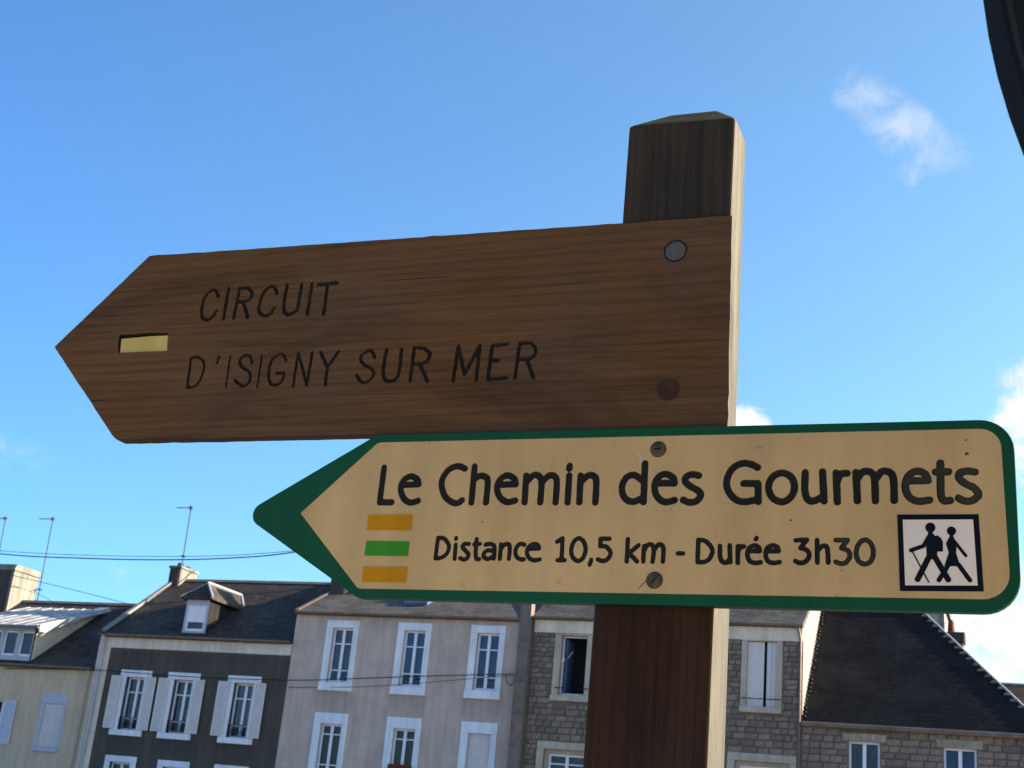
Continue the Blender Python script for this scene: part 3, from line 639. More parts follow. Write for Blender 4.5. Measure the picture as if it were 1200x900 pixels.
for h in hh_:
    MB().box(h[0] - 0.17, h[1] + 0.16, FY - 0.045, FY + 0.02, h[3], h[3] + 0.2).build('lintel', M['stone_light'], hp, bevel=0.01)
    casement(hp, *h, bars=(), back='curtain' if h[0] < -3 else 'sky_blue', back_from=0.0, recess=0.1)
    MB().box(h[0] - 0.1, h[1] + 0.1, FY - 0.08, FY + 0.02, h[2] - 0.15, h[2] - 0.003).build('sill', M['stone_light'], hp)

# --- buildings behind the hipped roof
rh = empty('rear_house', (-5.5, 48, 0), 'grey gabled house rising behind the hipped roof, with orange chimney pot', 'house')
MB().extrude([(-9.5, 48, 0), (-2.62, 48, 0), (-2.62, 48, 10.9), (-6.0, 48, 13.2), (-9.5, 48, 10.9)], (0, 8, 0)).build('wall', M['surround_grey'], rh)
MB().box(-2.62, -2.5, 47.9, 56.1, 0, 11.0).build('corner_trim', M['white_wall'], rh)
rr = MB()
rr.solid([(-9.7, 47.8, 10.85), (-6.0, 47.8, 13.35), (-2.4, 47.8, 10.85), (-2.4, 56.2, 10.85), (-6.0, 56.2, 13.35), (-9.7, 56.2, 10.85), (-9.7, 47.8, 10.72), (-6.0, 47.8, 13.2), (-2.4, 47.8, 10.72), (-2.4, 56.2, 10.72), (-6.0, 56.2, 13.2), (-9.7, 56.2, 10.72)],
         [(0, 1, 4, 5), (1, 2, 3, 4), (6, 7, 1, 0), (7, 8, 2, 1), (8, 9, 3, 2), (9, 10, 4, 3), (10, 11, 5, 4), (11, 6, 0, 5), (6, 11, 10, 7), (7, 10, 9, 8)])
rr.build('roof', M['slate'], rh)
rc = MB(); rc.box(-2.35, -1.9, 48.0, 48.6, 6.0, 9.72); rco = rc.build('chimney', M['brick_dark'], rh, bevel=0.02)
MB().box(-2.45, -1.83, 47.92, 48.68, 9.55, 9.9).build('chimney_cap', M['brick_dark'], rco, bevel=0.04)
MB().tube([(-2.3, 48.3, 9.88), (-2.3, 48.3, 10.3)], 0.125, 12, 0.10).build('chimney_pot', M['terracotta'], rco)
MB().tube([(-2.3, 48.3, 10.29), (-2.3, 48.3, 10.36)], 0.07, 10).build('pot_cowl', M['iron'], rco)
fh = empty('rear_house', (4, 50, 0), 'far house with a dark slate roof beyond the steep hipped roof', 'house')
MB().box(-0.8, 10, 48.2, 56, 0, 7.2).build('wall', M['pale'], fh)
fr2 = MB(); fr2.extrude([(-1.0, 44.0, 5.6), (-1.0, 48.0, 8.2), (-1.0, 52.0, 5.6), (-1.0, 52.0, 5.45), (-1.0, 48.0, 8.05), (-1.0, 44.0, 5.45)], (11.5, 0, 0)); fro = fr2.build('roof', M['slate'], fh)
cap(fro, (-1.0, 48, 8.2), (10.5, 48, 8.2), 0.05, 'zinc', 'ridge_cap')
MB().box(-0.8, 10, 44.3, 48.2, 0, 5.6).build('front_wall', M['pale'], fh)

# ------------------------------------------------------------------ aerials and cables
def aerial(label, base, top, boom, nel=7):
    o = empty('tv_antenna', base, label, 'antenna', 'television antennas on the chimneys')
    MB().tube([base, top], 0.018, 6).build('mast', M['mast'], o)
    b = MB(); T = Vector(top); B_ = T + Vector(boom); b.tube([T + (T - B_).normalized() * 0.08, B_], 0.012, 6); b.build('boom', M['mast'], o)
    for k in range(nel):
        p = T.lerp(B_, 0.02 + 0.95 * k / (nel - 1)); L_ = 0.13 + (0.05 if k == 0 else 0)
        MB().tube([p - Vector((0.0, L_, 0.0)), p + Vector((0.0, L_, 0.0))], 0.006, 5).build('element', M['mast'], o)
    MB().box(top[0] - 0.035, top[0] + 0.035, top[1] - 0.05, top[1] + 0.05, top[2] - 0.07, top[2] + 0.06).build('dipole_box', M['mast'], o)
    MB().box(base[0] - 0.03, base[0] + 0.09, base[1] - 0.14, base[1] + 0.03, base[2] + 0.1, base[2] + 0.14).build('bracket', M['iron'], o)
    MB().box(base[0] - 0.03, base[0] + 0.09, base[1] - 0.14, base[1] + 0.03, base[2] + 0.55, base[2] + 0.59).build('bracket', M['iron'], o)
    return o
aerial('thin antenna on the chimney of the dark grey house', (-28.2, 39.56, 9.7), (-28.25, 39.56, 12.09), (-0.64, 0.02, 0))
aerial('thin antenna on the big concrete chimney, mast beside its sunlit face', (-35.93, 41.44, 8.7), (-36.02, 41.44, 12.13), (-0.68, 0.02, 0))
aerial('thin antenna on the big concrete chimney, mast above its shaded face', (-38.3, 41.5, 8.9), (-38.46, 41.5, 12.16), (-0.6, 0.02, 0))
def wire(label, pts, r, group=None, name='overhead_cable'):
    P = [Vector(p) for p in pts]; out = []
    for i in range(len(P) - 1):
        p0, p1, p2, p3 = P[max(i - 1, 0)], P[i], P[i + 1], P[min(i + 2, len(P) - 1)]
        for k in range(8):
            t = k / 8; out.append(0.5 * ((2 * p1) + (p2 - p0) * t + (2 * p0 - 5 * p1 + 4 * p2 - p3) * t * t + (3 * p1 - p0 - 3 * p2 + p3) * t ** 3))
    out.append(P[-1])
    return tag(MB().tube(out, r, 6).build(name, M['cable'], smooth=True), label, 'cable', group)
wire('lower strand of the twin cable high over the cream and dark houses', [(-43, 40.3, 11.0), (-37.23, 40.3, 10.43), (-33.3, 40.3, 10.31), (-29.64, 40.3, 10.30), (-26.7, 40.3, 10.41), (-24.1, 40.3, 10.66), (-18.2, 40.3, 11.62)], 0.022)
wire('thinner upper strand of the twin cable high over the cream and dark houses', [(-43, 40.36, 11.15), (-37.23, 40.36, 10.56), (-29.64, 40.36, 10.44), (-24.1, 40.36, 10.73), (-17.6, 40.36, 11.65)], 0.011)
wire('thin cable slanting past the concrete chimney down to the dark house verge', [(-42, 35.1, 10.22), (-36.5, 36.0, 9.36), (-33.53, 36.5, 8.93), (-30.6, 37.0, 8.47), (-28.16, 37.4, 8.05)], 0.011)
wire('thin cable slanting lower across the shaded face of the concrete chimney', [(-42, 35.1, 9.6), (-33.4, 36.5, 8.5), (-32.8, 36.5, 8.46), (-31.4, 36.9, 8.05), (-30.5, 37.2, 7.1)], 0.008)
wire('black cable running along the house fronts to the service duct', [(-31.9, 35.93, 5.58), (-28.19, 35.86, 5.67), (-24.5, 35.84, 5.62), (-20.9, 35.84, 5.68), (-18.58, 35.84, 5.84), (-16.5, 35.84, 6.0), (-13.87, 35.8, 6.17), (-13.5, 35.71, 6.15)], 0.014)
wire('thin second cable below the main one on the warm grey house', [(-21.0, 35.97, 5.48), (-18.6, 35.9, 5.6), (-16.6, 35.88, 5.8), (-14.1, 35.82, 6.1), (-13.55, 35.73, 6.1)], 0.008)
wire('small drooping loop of slack cable beside the service duct', [(-13.87, 35.8, 6.17), (-13.84, 35.78, 5.98), (-13.7, 35.76, 5.86), (-13.6, 35.74, 5.95), (-13.56, 35.73, 6.12)], 0.012, name='cable_loop')
# roof mast of the grey house that carries the overhead line
rm = empty('roof_mast', (-17.9, 40.3, 9.9), 'slim steel cable mast on the ridge of the warm grey house', 'mast')
MB().tube([(-17.9, 40.3, 9.85), (-17.9, 40.3, 11.9)], 0.04, 8).build('pole', M['zinc_dark'], rm)
MB().box(-18.25, -17.55, 40.27, 40.33, 11.6, 11.66).build('crossarm', M['zinc_dark'], rm)

# routed lettering: centre lines of each stroke in sign millimetres (l = straight, s = smooth, c = closed)
LINE_TOP = [
  ('L', [('l', [(21.5, -41.0), (21.5, -84.9), (37.9, -85.0)])]),
  ('e', [('l', [(50.9, -63.3), (71.3, -62.8)]), ('s', [(71.3, -62.8), (67.9, -56.0), (58.5, -52.7), (50.0, -58.0), (47.7, -67.8), (53.1, -79.7), (62.8, -85.4), (73.0, -83.3)])]),
  ('C', [('s', [(130.0, -43.9), (120.4, -40.7), (109.6, -44.5), (102.4, -55.0), (102.2, -65.6), (108.0, -77.9), (118.2, -85.3), (125.7, -86.2), (130.5, -82.9)])]),
  ('h', [('l', [(142.4, -41.4), (143.1, -85.6)]), ('s', [(143.1, -58.1), (149.6, -53.4), (157.0, -54.2), (161.3, -60.0), (161.9, -85.7)])]),
  ('e', [('l', [(177.2, -64.2), (197.5, -63.9)]), ('s', [(197.5, -63.9), (194.4, -56.9), (185.0, -53.0), (176.6, -58.5), (173.9, -68.0), (178.7, -79.2), (188.3, -85.3), (198.5, -83.6)])]),
  ('m', [('l', [(209.4, -53.6), (210.5, -85.7)]), ('s', [(210.7, -61.2), (217.8, -53.7), (224.6, -53.8), (229.2, -61.4), (229.9, -85.8)]), ('s', [(229.7, -62.4), (237.3, -54.0), (245.1, -55.0), (248.2, -62.6), (248.7, -85.9)])]),
  ('i', [('l', [(262.7, -54.3), (263.4, -85.9)]), ('l', [(262.3, -42.6), (262.2, -45.8)])]),
  ('n', [('l', [(276.6, -54.5), (277.6, -86.0)]), ('s', [(277.6, -62.3), (285.1, -54.6), (292.7, -55.0), (296.1, -62.1), (296.8, -86.1)])]),
  ('d', [('l', [(352.5, -41.0), (353.5, -86.0)]), ('s', [(350.6, -60.8), (340.2, -54.5), (331.2, -57.9), (327.1, -68.9), (330.9, -80.8), (340.4, -85.7), (351.0, -81.8)])]),
  ('e', [('l', [(369.0, -64.3), (388.0, -64.5)]), ('s', [(388.0, -64.5), (385.4, -57.6), (376.2, -53.8), (367.8, -58.8), (365.2, -69.2), (369.1, -80.1), (378.0, -86.1), (389.0, -84.3)])]),
  ('s', [('s', [(415.2, -56.1), (407.1, -54.6), (400.7, -57.8), (400.4, -63.2), (406.9, -68.7), (415.1, -73.2), (418.5, -78.6), (413.9, -85.2), (406.0, -86.6), (398.8, -83.8)])]),
  ('G', [('s', [(480.4, -47.7), (473.4, -44.0), (462.9, -42.8), (451.9, -49.4), (446.7, -63.7), (450.3, -76.1), (459.3, -84.7), (469.6, -86.1), (481.8, -83.7)]), ('l', [(465.8, -65.6), (481.3, -65.8), (482.4, -86.2)])]),
  ('o', [('c', [(506.9, -54.1), (496.9, -58.9), (493.0, -70.3), (497.5, -81.7), (507.8, -86.6), (516.9, -81.8), (521.0, -70.5), (517.2, -59.1)])]),
  ('u', [('s', [(532.1, -54.1), (532.0, -73.2), (535.2, -83.7), (541.8, -85.8), (550.8, -81.2)]), ('l', [(550.4, -53.4), (552.5, -85.8)])]),
  ('r', [('l', [(564.7, -54.8), (566.4, -86.9)]), ('s', [(566.1, -64.0), (569.3, -56.6), (576.2, -55.5)])]),
  ('m', [('l', [(585.4, -54.6), (587.1, -85.8)]), ('s', [(586.2, -63.1), (592.4, -54.3), (600.8, -54.8), (604.5, -62.3), (605.5, -85.9)]), ('s', [(605.1, -63.3), (611.9, -54.1), (620.1, -55.0), (623.8, -62.5), (624.6, -85.6)])]),
  ('e', [('l', [(638.3, -64.7), (658.5, -64.3)]), ('s', [(658.5, -64.3), (655.5, -57.1), (647.4, -54.0), (639.3, -58.8), (635.6, -69.5), (639.1, -81.2), (648.1, -86.5), (659.7, -85.2)])]),
  ('t', [('s', [(670.9, -45.6), (671.0, -63.1), (671.0, -78.5), (673.5, -85.8), (680.1, -85.8)]), ('l', [(666.3, -55.2), (678.8, -55.0)])]),
  ('s', [('s', [(704.7, -55.8), (697.3, -54.7), (690.2, -56.5), (689.3, -62.3), (695.3, -68.1), (703.9, -73.0), (707.6, -79.7), (702.8, -85.4), (694.9, -86.7), (688.4, -83.4)])]),
]
LINE_LOW = [
  ('D', [('l', [(105.0, -129.0), (104.6, -152.9)]), ('s', [(104.9, -128.7), (113.3, -129.5), (120.5, -138.3), (118.3, -147.7), (111.5, -152.3), (104.6, -153.1)])]),
  ('i', [('l', [(128.8, -136.5), (129.4, -153.5)]), ('l', [(128.4, -128.4), (128.4, -129.7)])]),
  ('s', [('s', [(145.6, -135.6), (139.7, -135.6), (137.7, -139.0), (141.4, -143.2), (146.4, -147.4), (145.2, -152.4), (140.9, -154.2), (136.2, -152.5)])]),
  ('t', [('s', [(154.9, -129.6), (155.2, -144.8), (157.0, -152.8), (160.6, -153.4)]), ('l', [(152.4, -136.0), (159.5, -135.5)])]),
  ('a', [('s', [(166.8, -136.2), (173.0, -135.3), (177.7, -137.8), (178.9, -144.5), (178.9, -152.5)]), ('s', [(178.0, -143.7), (170.2, -142.9), (165.6, -147.0), (166.5, -151.3), (172.2, -152.9), (178.6, -149.5)])]),
  ('n', [('l', [(186.0, -135.7), (186.4, -152.8)]), ('s', [(186.6, -141.1), (190.8, -135.7), (196.1, -136.0), (197.7, -142.7), (197.5, -152.6)])]),
  ('c', [('s', [(215.1, -135.9), (209.3, -135.1), (205.1, -140.9), (206.3, -149.2), (211.9, -153.0), (216.2, -152.8)])]),
  ('e', [('l', [(221.2, -140.8), (233.6, -140.1)]), ('s', [(233.6, -140.1), (231.3, -135.9), (225.5, -135.2), (220.1, -139.3), (219.2, -145.7), (222.2, -151.1), (228.2, -153.8), (235.3, -152.8)])]),
  ('1', [('l', [(254.7, -132.1), (260.9, -128.1), (261.8, -153.3)]), ('l', [(256.9, -153.4), (265.5, -153.3)])]),
  ('0', [('c', [(280.3, -128.0), (274.5, -132.5), (272.5, -142.4), (275.4, -150.5), (281.8, -154.0), (287.1, -150.4), (289.5, -141.4), (286.5, -131.9)])]),
  (',', [('l', [(297.0, -152.6), (295.6, -157.9)])]),
  ('5', [('l', [(316.7, -128.3), (306.3, -128.3), (306.3, -136.8)]), ('s', [(306.3, -136.8), (313.7, -137.6), (319.2, -144.7), (315.7, -151.8), (310.3, -153.6), (304.7, -151.9)])]),
  ('k', [('l', [(338.1, -128.5), (338.5, -153.8)]), ('l', [(350.8, -135.5), (340.6, -144.4), (350.2, -153.7)])]),
  ('m', [('l', [(357.2, -136.3), (357.4, -153.6)]), ('s', [(357.5, -141.6), (361.6, -134.9), (367.0, -135.4), (368.6, -142.4), (368.1, -153.8)]), ('s', [(368.6, -142.4), (373.2, -134.8), (378.0, -135.5), (379.8, -141.4), (379.6, -153.6)])]),
  ('-', [('l', [(396.1, -144.2), (401.9, -144.2)])]),
  ('D', [('l', [(418.1, -128.9), (418.5, -153.5)]), ('s', [(418.1, -128.9), (426.7, -130.5), (434.0, -139.2), (432.6, -147.8), (426.8, -153.0), (418.5, -153.5)])]),
  ('u', [('s', [(442.4, -135.3), (442.9, -146.8), (445.7, -152.8), (450.0, -153.6), (453.7, -149.3)]), ('l', [(453.0, -134.7), (454.2, -153.2)])]),
  ('r', [('l', [(462.0, -135.5), (462.4, -153.9)]), ('s', [(462.3, -141.5), (465.0, -136.3), (468.5, -135.9)])]),
  ('e', [('l', [(473.2, -140.8), (485.8, -140.7)]), ('s', [(485.8, -140.7), (484.0, -136.1), (478.9, -134.8), (474.0, -137.9), (472.5, -144.8), (475.3, -151.6), (481.2, -153.7), (487.1, -152.8)]), ('l', [(481.7, -126.4), (481.2, -127.8)])]),
  ('e', [('l', [(492.5, -140.7), (505.8, -140.5)]), ('s', [(505.8, -140.5), (504.1, -136.0), (498.5, -134.6), (493.3, -137.8), (492.1, -144.6), (494.5, -151.3), (500.4, -153.4), (507.0, -152.5)])]),
  ('3', [('l', [(523.7, -128.7), (535.2, -128.1), (528.8, -136.9)]), ('s', [(528.8, -136.9), (536.3, -139.9), (538.0, -145.8), (534.0, -151.7), (528.4, -153.1), (523.7, -151.0)])]),
  ('h', [('l', [(545.8, -128.4), (546.6, -152.3)]), ('s', [(546.4, -140.1), (551.6, -134.7), (556.0, -135.5), (557.1, -141.4), (557.9, -152.2)])]),
  ('3', [('l', [(565.3, -128.2), (577.3, -128.2), (571.0, -136.6)]), ('s', [(571.0, -136.6), (577.9, -139.5), (579.9, -145.3), (575.9, -152.0), (570.4, -153.2), (565.5, -151.3)])]),
  ('0', [('c', [(594.8, -127.7), (588.5, -132.7), (586.2, -141.9), (588.6, -150.1), (595.0, -153.4), (601.2, -150.0), (603.6, -140.9), (601.2, -131.8)])]),
]
LINE_CARVED = [
  ('C', [('s', [(-274.6, 211.2), (-280.3, 220.6), (-287.7, 222.0), (-296.7, 212.7), (-298.6, 194.1), (-294.1, 180.9), (-285.7, 177.4), (-278.8, 181.2), (-273.7, 190.1)])]),
  ('I', [('l', [(-260.2, 222.0), (-259.7, 176.5)])]),
  ('R', [('l', [(-242.3, 221.2), (-243.4, 176.7)]), ('s', [(-242.3, 221.4), (-228.3, 220.4), (-220.6, 212.2), (-223.9, 203.2), (-242.1, 200.4)]), ('l', [(-232.0, 199.8), (-220.9, 176.5)])]),
  ('C', [('s', [(-181.0, 209.5), (-185.8, 218.6), (-193.4, 220.1), (-202.9, 211.0), (-205.8, 192.7), (-202.6, 182.2), (-194.5, 177.8), (-186.3, 180.0), (-181.7, 188.4)])]),
  ('U', [('s', [(-166.6, 221.2), (-166.9, 190.2), (-161.8, 179.0), (-154.3, 177.6), (-144.4, 183.1)]), ('l', [(-143.9, 220.2), (-144.4, 183.1)])]),
  ('I', [('l', [(-128.2, 220.0), (-128.0, 175.3)])]),
  ('T', [('l', [(-118.5, 218.2), (-89.3, 218.6)]), ('l', [(-103.9, 217.8), (-102.9, 174.4)])]),
  ('D', [('l', [(-301.0, 121.3), (-298.6, 79.3)]), ('s', [(-301.3, 122.5), (-288.4, 121.9), (-278.6, 113.4), (-277.4, 98.7), (-282.0, 84.3), (-289.8, 79.4), (-298.6, 79.3)])]),
  ("'", [('l', [(-255.8, 122.1), (-257.6, 112.5)])]),
  ('I', [('l', [(-237.9, 122.1), (-236.5, 76.9)])]),
  ('S', [('s', [(-201.6, 109.8), (-207.2, 120.2), (-215.9, 121.0), (-222.0, 114.2), (-216.6, 105.0), (-204.2, 97.7), (-200.1, 88.7), (-203.4, 80.0), (-211.5, 78.1), (-224.1, 86.4)])]),
  ('I', [('l', [(-188.2, 120.4), (-187.3, 75.4)])]),
  ('G', [('s', [(-149.2, 110.7), (-156.4, 120.4), (-164.6, 119.2), (-172.5, 109.6), (-172.5, 89.7), (-165.7, 78.1), (-154.9, 78.1), (-150.1, 84.4), (-149.3, 93.6)]), ('l', [(-149.3, 93.6), (-161.3, 94.1)])]),
  ('N', [('l', [(-132.6, 74.6), (-132.7, 120.9)]), ('l', [(-132.7, 120.9), (-112.1, 75.3)]), ('l', [(-112.1, 75.3), (-111.3, 120.3)])]),
  ('Y', [('l', [(-98.4, 120.3), (-85.6, 98.4)]), ('l', [(-72.3, 119.5), (-85.5, 97.9), (-84.6, 74.8)])]),
  ('S', [('s', [(-17.4, 108.8), (-23.5, 118.0), (-31.5, 117.6), (-38.4, 109.8), (-33.0, 100.6), (-20.0, 93.7), (-15.7, 86.0), (-22.8, 76.8), (-32.0, 76.1), (-40.1, 85.8)])]),
  ('U', [('s', [(-2.2, 118.2), (-3.1, 90.5), (2.1, 77.7), (11.5, 76.1), (19.5, 84.5), (19.3, 118.3)])]),
  ('R', [('l', [(37.0, 118.7), (37.1, 75.0)]), ('s', [(37.0, 119.2), (50.1, 118.0), (60.1, 110.0), (55.1, 99.0), (37.2, 97.4)]), ('l', [(47.6, 96.9), (61.4, 73.3)])]),
  ('M', [('l', [(96.5, 72.6), (98.6, 118.5)]), ('l', [(98.6, 118.5), (111.1, 80.5)]), ('l', [(111.1, 80.5), (127.6, 117.7)]), ('l', [(127.6, 117.7), (127.7, 72.1)])]),
  ('E', [('l', [(163.5, 117.6), (144.4, 116.9), (143.2, 72.4), (168.5, 73.7)]), ('l', [(143.5, 96.9), (154.6, 96.8)])]),
  ('R', [('l', [(180.8, 116.7), (179.0, 72.8)]), ('s', [(180.7, 117.4), (195.3, 117.4), (202.9, 107.8), (198.3, 98.4), (179.8, 96.3)]), ('l', [(192.4, 96.2), (203.2, 71.8)])]),
]

# ------------------------------------------------------------------ the signpost close to the camera
SO = Vector((-0.7441, 1.38923, 2.06001)); SYAW = -0.0165; STILT = -0.0015
cy, sy, ct, st_ = math.cos(SYAW), math.sin(SYAW), math.cos(STILT), math.sin(STILT)
def S(x, y, z):
    """sign coordinates in millimetres (x along the boards, y away from the viewer, z up) to world metres"""
    x, y, z = x / 1000, y / 1000, z / 1000
    a, c = x * ct - z * st_, x * st_ + z * ct
    return (SO.x + a * cy - y * sy, SO.y + a * sy + y * cy, SO.z + c)
def prism(mb, pts, y0, y1):
    """flat shape pts (x, z in mm) from depth y0 to y1"""
    n = len(pts)
    return mb.solid([S(x, y0, z) for x, z in pts] + [S(x, y1, z) for x, z in pts],
                    [tuple(range(n)), tuple(range(n, 2 * n))[::-1]] + [(i, n + i, n + (i + 1) % n, (i + 1) % n) for i in range(n)])
def rounded(pts, radii, seg=7):
    out = []; n = len(pts)
    for i in range(n):
        p = Vector(pts[i]); a = (Vector(pts[i - 1]) - p).normalized(); b = (Vector(pts[(i + 1) % n]) - p).normalized(); r = radii[i]
        if r <= 0: out.append(tuple(p)); continue
        ang = a.angle(b); d = r / math.tan(ang / 2); c = p + (a + b).normalized() * (r / math.sin(ang / 2))
        v0 = p + a * d - c; v1 = p + b * d - c
        t0 = math.atan2(v0.y, v0.x); dt = math.atan2(v1.y, v1.x) - t0
        while dt > math.pi: dt -= 2 * math.pi
        while dt < -math.pi: dt += 2 * math.pi
        for k in range(seg + 1): out.append((c.x + r * math.cos(t0 + dt * k / seg), c.y + r * math.sin(t0 + dt * k / seg)))
    return out
def spline(kind, pts, n=6):
    P = [Vector(p) for p in pts]
    if kind == 'l': return [P]
    closed = kind == 'c'; out = []; N = len(P)
    for i in range(N if closed else N - 1):
        if closed: p0, p1, p2, p3 = P[i - 1], P[i], P[(i + 1) % N], P[(i + 2) % N]
        else: p0, p1, p2, p3 = P[max(i - 1, 0)], P[i], P[i + 1], P[min(i + 2, N - 1)]
        for k in range(n):
            t = k / n; out.append(0.5 * ((2 * p1) + (p2 - p0) * t + (2 * p0 - 5 * p1 + 4 * p2 - p3) * t * t + (3 * p1 - p0 - 3 * p2 + p3) * t ** 3))
    if closed:
        out.append(P[0]); h = len(out) // 2
        return [out[:h + 2], out[h:] + [out[1]]]
    out.append(P[-1]); return [out]
def offset_outline(path, r, capn=6):
    """outline of a round-ended stroke"""
    L, Rr = [], []
    for i, p in enumerate(path):
        t = (path[min(i + 1, len(path) - 1)] - path[max(i - 1, 0)]).normalized(); nrm = Vector((-t.y, t.x))
        L.append(p + nrm * r); Rr.append(p - nrm * r)
    def capf(p, frm):
        a0 = math.atan2(frm.y, frm.x); return [p + Vector((math.cos(a0 - math.pi * k / capn), math.sin(a0 - math.pi * k / capn))) * r for k in range(1, capn)]
    return L + capf(path[-1], L[-1] - path[-1]) + Rr[::-1] + capf(path[0], Rr[0] - path[0])
def strokes_of(glyph):
    out = []
    for kind, pts in glyph:
        for path in spline(kind, pts):
            if kind == 'l': out += [[a, b] for a, b in zip(path, path[1:])]
            else: out.append(path)
    return out
import numpy as np
from mathutils.geometry import delaunay_2d_cdt
def seg_dist(px, py, paths):
    d = np.full(px.shape, 1e9)
    for path in paths:
        for a, b in zip(path, path[1:]):
            ux, uy = b.x - a.x, b.y - a.y; q = ux * ux + uy * uy + 1e-12
            t = np.clip(((px - a.x) * ux + (py - a.y) * uy) / q, 0, 1)
            d = np.minimum(d, np.hypot(px - a.x - t * ux, py - a.y - t * uy))
    return d
def groove_loops(glyph, r, wob=0.0, step=0.4):
    """closed outlines of a letter: every point nearer than r to one of its strokes; returns (rim, foot) loops"""
    paths = strokes_of(glyph); xs_ = [p.x for q in paths for p in q]; ys_ = [p.y for q in paths for p in q]
    gx = np.arange(min(xs_) - r - 1.5, max(xs_) + r + 1.5, step); gz = np.arange(min(ys_) - r - 1.5, max(ys_) + r + 1.5, step)
    X, Z = np.meshgrid(gx, gz, indexing='ij')
    def field(x, z): return seg_dist(x, z, paths) - r + wob * (np.sin(x * 0.83 + z * 0.31) + np.sin(z * 1.07 - x * 0.4) + 0.7 * np.sin(2.3 * x + 1.9 * z)) * 0.4
    F = field(X, Z) + 1e-5; nxt = {}
    def key(i, j, k): return (i, j, k)                 # k 0: edge along x, 1: edge along z
    def pos(e):
        i, j, k = e; f0 = F[i, j]; f1 = F[i + 1, j] if k == 0 else F[i, j + 1]; t = f0 / (f0 - f1); t = min(max(t, 0.08), 0.92)
        return Vector((gx[i] + (t * step if k == 0 else 0), gz[j] + (t * step if k == 1 else 0)))
    I, J = np.where(True | (F[:-1, :-1] < 0))
    neg = F < 0
    code = neg[:-1, :-1] * 1 + neg[1:, :-1] * 2 + neg[1:, 1:] * 4 + neg[:-1, 1:] * 8
    E = {'b': lambda i, j: (i, j, 0), 't': lambda i, j: (i, j + 1, 0), 'l': lambda i, j: (i, j, 1), 'r': lambda i, j: (i + 1, j, 1)}
    T = {1: ['bl'], 2: ['rb'], 3: ['rl'], 4: ['tr'], 5: ['bl', 'tr'], 6: ['tb'], 7: ['tl'], 8: ['lt'], 9: ['bt'], 10: ['rb', 'lt'], 11: ['rt'], 12: ['lr'], 13: ['br'], 14: ['lb']}
    for i, j in zip(*np.where((code > 0) & (code < 15))):
        for ab in T[int(code[i, j])]: nxt[E[ab[0]](i, j)] = E[ab[1]](i, j)
    out = []
    while nxt:
        e0 = next(iter(nxt)); loop = []; e = e0
        while e in nxt: loop.append(e); e = nxt.pop(e)
        pts = [pos(q) for q in loop]
        if len(pts) < 8: continue
        keep = [pts[0]]
        for p in pts[1:]:
            if (p - keep[-1]).length > 0.55: keep.append(p)
        if (keep[0] - keep[-1]).length < 0.4: keep.pop()
        keep = [(keep[k - 1] + keep[k] * 2 + keep[(k + 1) % len(keep)]) / 4 for k in range(len(keep))]
        px = np.array([p.x for p in keep]); pz = np.array([p.y for p in keep]); h = 0.05
        dx = seg_dist(px + h, pz, paths) - seg_dist(px - h, pz, paths); dz = seg_dist(px, pz + h, paths) - seg_dist(px, pz - h, paths)
        L_ = np.hypot(dx, dz) + 1e-9; sh_ = np.minimum(0.3 * r, 0.8 * seg_dist(px, pz, paths)) * np.minimum(1, L_ / (2 * h))
        foot = [Vector((a - q * m_, b - w * m_)) for a, b, q, w, m_ in zip(px, pz, dx / L_, dz / L_, sh_)]
        out.append((keep, foot))
    return out
def parity(px, pz, loops):
    c = np.zeros(px.shape, int)
    for lp in loops:
        n = len(lp)
        for i in range(n):
            a, b = lp[i], lp[(i + 1) % n]
            if a[1] == b[1]: continue
            hit = ((a[1] > pz) != (b[1] > pz)) & (px < (b[0] - a[0]) * (pz - a[1]) / (b[1] - a[1]) + a[0])
            c += hit
    return c % 2
def tri_fill(loops):
    """triangles of the area that lies inside an odd number of the loops"""
    vs, es = [], []
    for lp in loops:
        n0 = len(vs); vs += [Vector((p[0], p[1])) for p in lp]; es += [(n0 + i, n0 + (i + 1) % len(lp)) for i in range(len(lp))]
    ov, oe, of, *_ = delaunay_2d_cdt(vs, es, [], 0, 1e-5)
    cx = np.array([sum(ov[i].x for i in f) / 3 for f in of]); cz = np.array([sum(ov[i].y for i in f) / 3 for f in of])
    ins = parity(cx, cz, loops)
    return ov, [f for f, k in zip(of, ins) if k]
def plate(outline, holes, y0, y1, chamfer=0.0):
    """board with its front pierced by the holes (groove rims)"""
    mb = MB(); loops = [outline] + holes
    ov, tr = tri_fill(loops)
    mb.solid([S(p.x, y0, p.y) for p in ov], [tuple(f) for f in tr])
    n = len(outline); ol = [tuple(p) for p in outline]
    mb.solid([S(x, y0, z) for x, z in ol] + [S(x, y1, z) for x, z in ol], [(i, n + i, n + (i + 1) % n, (i + 1) % n) for i in range(n)] + [tuple(range(n, 2 * n))])
    return mb
def groove(loops, y0, depth, name, mat, parent, wall=None):
    """walls and floor of one groove or pocket"""
    mb = MB()
    for rim, foot in loops:
        n = len(rim); mb.solid([S(p[0], y0, p[1]) for p in rim] + [S(p[0], y0 + depth, p[1]) for p in foot], [(i, (i + 1) % n, n + (i + 1) % n, n + i) for i in range(n)])
    ov, tr = tri_fill([f for _, f in loops])
    if wall: mb.cur = 1
    mb.solid([S(p.x, y0 + depth, p.y) for p in ov], [tuple(f) for f in tr])
    return mb.build(name, [wall, mat] if wall else mat, parent, fix=False)
def weld(o, dist=2e-5):
    bm = bmesh.new(); bm.from_mesh(o.data); bmesh.ops.remove_doubles(bm, verts=bm.verts, dist=dist); bmesh.ops.recalc_face_normals(bm, faces=bm.faces); bm.to_mesh(o.data); bm.free(); return o
